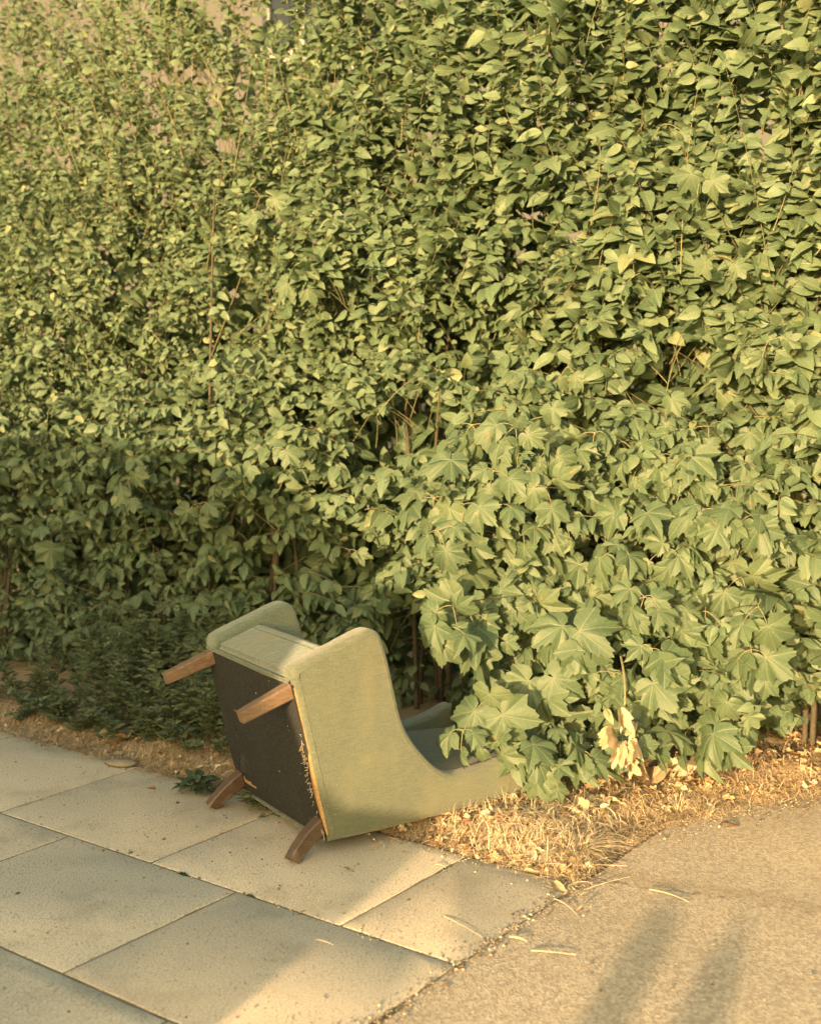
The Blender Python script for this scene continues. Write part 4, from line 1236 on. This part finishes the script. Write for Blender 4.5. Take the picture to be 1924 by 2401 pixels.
# feathery weeds at the left
def lance(L, w):
    return np.array([(0, 0, 0), (-w, .35, .04), (w, .35, .04), (-w * .7, .7, -.02), (w * .7, .7, -.02), (0, 1, -.12)]) * np.array([1, L, L]), np.array([(0, 2, 1), (1, 2, 4), (1, 4, 3), (3, 4, 5)])
def feathery(n, region, label):
    VV, TT, LL, off, tw_ = [], [], [], 0, []
    for k in range(n):
        x, y = region()
        h = random.uniform(.20, .52) * (.45 if y < yb(x) + .25 else 1) * (.75 if y < 4.9 - .3 * x else 1.0)
        p0 = np.array([x, y, vz(x, y) - .01]); p2 = p0 + np.array([random.uniform(-.12, .12), random.uniform(-.16, .04), h])
        pl = bez(p0, p0 + np.array([0, 0, h * .6]), p2, 8); tw_.append((pl, np.linspace(.0022, .0008, 8)))
        for i in range(26):
            f = .12 + .88 * i / 26; q = f * 7; a = int(min(q, 6)); b = pl[a] + (pl[a + 1] - pl[a]) * (q - a)
            az = i * 2.4 + random.uniform(-.4, .4)
            d0 = np.array([math.cos(az), math.sin(az), random.uniform(.0, .8)]); d0 = nrm(d0)
            Lf = random.uniform(.042, .080) * (1.15 - .55 * f)
            for br in (0, .45, -.45, .8, -.8):          # pinnate leaflets
                c, s_ = math.cos(br * 1.5), math.sin(br * 1.5)
                d = np.array([d0[0] * c - d0[1] * s_, d0[0] * s_ + d0[1] * c, d0[2]])
                st_ = b + d0 * Lf * (0 if br == 0 else .30 if abs(br) > .6 else .5)
                ll = Lf * (1 if br == 0 else .5)
                n_ = nrm(np.array([0, -.3, 1.0]) + rng.normal(0, .3, 3)); n_ = nrm(n_ - d * (n_ @ d)); xx = np.cross(d, n_)
                V, T = lance(1.0, random.uniform(.11, .19))
                V = V * np.array([ll, ll, ll])
                VV.append(V @ np.stack([xx, d, n_]) + st_); TT.append(T + off); LL.append(np.tile([0, 0, random.uniform(.1, .95)], (6, 1))); off += 6
    vt, tt = tubes(tw_, 4)
    VV.append(vt); TT.append(tt + off); LL.append(np.tile([0, 0, .6], (len(vt), 1)))
    o = link('feathery_weeds', tri_mesh('feathery_weeds', np.concatenate(VV), np.concatenate(TT), np.concatenate(LL)), None, None, M['weed'])
    props(o, label, 'weeds', kind='stuff')
def reg():
    while True:
        x, y = random.uniform(-2.3, -.52), random.uniform(4.55, 5.6)
        e = y - (yb(x) + .11 + .10 * random.random())
        if e > 0 and y < 5.45 - .25 * x and (x < -.62 or y > 4.75): return x, y
feathery(165, reg, 'dense dark feathery weeds below the hedge beside the armchair')

# broad leaved weeds growing from the paving edge
def weed_plant(u, v, n, L, label, flat=.5, mat='broadweed', wd=1.0):
    q = gnd(u, v); e = empty('weed_plant', (q[0], q[1], .0)); props(e, label, 'weed', 'weeds in the paving joints')
    for i in range(n):
        a = i * 2.39 + random.uniform(-.3, .3); l = L * random.uniform(.6, 1.1)
        V, T, LC = OV[random.randrange(NV)]
        V = V * np.array([wd, 1, 1])
        me = tri_mesh('weed_leaf', V * l, T, np.column_stack([LC, np.full(len(V), random.uniform(.2, 1))])); me.materials.append(M[mat])
        o = link('leaf', me, e); r0 = random.uniform(0, .045)
        o.location = (math.cos(a) * r0, math.sin(a) * r0, random.uniform(.012, .045))
        o.rotation_euler = (R(random.uniform(8, 45) * flat), R(random.uniform(-12, 12)), a - math.pi / 2)
weed_plant(468, 1856, 30, .065, 'dark broad leaved weed left of the rear chair leg', .55)
weed_plant(612, 1898, 46, .055, 'small leafy weed under the bottom edge of the armchair base', 1.1, 'weed', .75)
weed_plant(650, 1925, 26, .036, 'tiny leafy weed below the small weed by the armchair base', 1.1, 'weed', .75)

# moss in the joints
def moss(s0, t0, ls, ws, label):
    c = st(s0, t0, -.006); V, F = [], []
    n, m = 14, 7
    for i in range(n):
        for j in range(m):
            a, b = (i / (n - 1) * 2 - 1), (j / (m - 1) * 2 - 1)
            h = max(0, 1 - a * a - b * b) ** .5
            V.append((a * ls * .5, b * ws * .5, h * .012 * (1 + .6 * noise.noise((a * 4, b * 3, s0))) - .002))
    for i in range(n - 1):
        for j in range(m - 1): F.append((i * m + j, (i + 1) * m + j, (i + 1) * m + j + 1, i * m + j + 1))
    o = link('moss_cushion', mesh_pd('moss_cushion', V, F, 60), None, tuple(c), M['moss']); o.rotation_euler = (0, 0, RZ)
    props(o, label, 'moss', 'moss cushions in the paving joints')
def st_of(u, v):
    q = gnd(u, v) - ORG; return float(q @ E1), float(q @ E2)
for (u, v), ls, ws, lab in [((430, 2051), .055, .022, 'dark moss cushion in the long joint between the shaded slabs'), ((588, 2102), .045, .014, 'olive moss strip at the junction of three shaded slabs'), ((300, 2196), .12, .010, 'thin moss line in the short joint at the lower left')]:
    a, b = st_of(u, v)
    moss(a, b, ls, ws, lab) if ls < .1 else None

# half buried stone and a crumpled wrapper
bm = bmesh.new(); bmesh.ops.create_icosphere(bm, subdivisions=3, radius=1)
for q in bm.verts: q.co *= 1 + .18 * noise.noise(q.co * 1.7)
q = gnd(285, 1778, .03); o = link('stone', bm_mesh('half_buried_stone', bm, 60), None, (q[0], q[1], .018), M['stone']); o.scale = (.065, .036, .013); o.rotation_euler = (0, 0, -.2); o.location.z = .012
props(o, 'flat grey stone half buried in the shaded straw', 'stone')
bm = bmesh.new(); bmesh.ops.create_icosphere(bm, subdivisions=3, radius=1)
for q in bm.verts: q.co *= 1 + .7 * noise.noise(q.co * 2.6 + Vector((3, 1, 7)))
q = gnd(455, 1757, .03); o = link('crumpled_wrapper', bm_mesh('crumpled_wrapper', bm), None, (q[0], q[1], vz(q[0], q[1]) + .014), M['wrapper']); o.scale = (.032, .025, .018)
props(o, 'crumpled teal and white wrapper lying in the shaded straw', 'wrapper')

# grit and crumbs of soil on the paving
OCT = np.array([(1, 0, 0), (-1, 0, 0), (0, 1, 0), (0, -1, 0), (0, 0, 1), (0, 0, -.4)], float)
OT = np.array([(0, 2, 4), (2, 1, 4), (1, 3, 4), (3, 0, 4), (2, 0, 5), (1, 2, 5), (3, 1, 5), (0, 3, 5)])
VV, TT, LL, off = [], [], [], 0
for k in range(3600):
    r0 = random.random()
    if r0 < .28: q = st(.388 + random.gauss(0, .022), random.uniform(-1.2, .62))
    elif r0 < .62:
        x = random.uniform(.45, 1.9); q = np.array([x, yb(x) - abs(random.gauss(0, .09)), 0])
    elif r0 < .74: q = st(random.uniform(-2.6, .38), .605 - abs(random.gauss(0, .03)))
    elif r0 < .77: q = st(random.uniform(-2.6, .38), random.gauss(0, .012))
    else: q = st(random.uniform(-2.2, 2.2), random.uniform(-1.2, .6))
    sz = abs(random.gauss(0, .0022)) + .0009
    V = OCT * rng.uniform(.6, 1.3, (6, 1)) * sz * np.array([random.uniform(.8, 1.6), random.uniform(.8, 1.4), .8])
    a = random.uniform(0, 6.28); c, s_ = math.cos(a), math.sin(a)
    V = V @ np.array([[c, s_, 0], [-s_, c, 0], [0, 0, 1]]) + np.array([q[0], q[1], .001 if q[1] < yb(q[0]) else vz(q[0], q[1])])
    VV.append(V); TT.append(OT + off); LL.append(np.tile([0, 0, random.random()], (6, 1))); off += 6
M['grit'] = toned_material('soil_grit', [(0.09, 0.07, 0.045), (0.20, 0.16, 0.11), (0.42, 0.36, 0.27)], 0.95)
o = link('grit', tri_mesh('grit', np.concatenate(VV), np.concatenate(TT), np.concatenate(LL)), None, None, M['grit']); props(o, 'loose grit and soil crumbs along the paving edges', 'grit', kind='stuff')
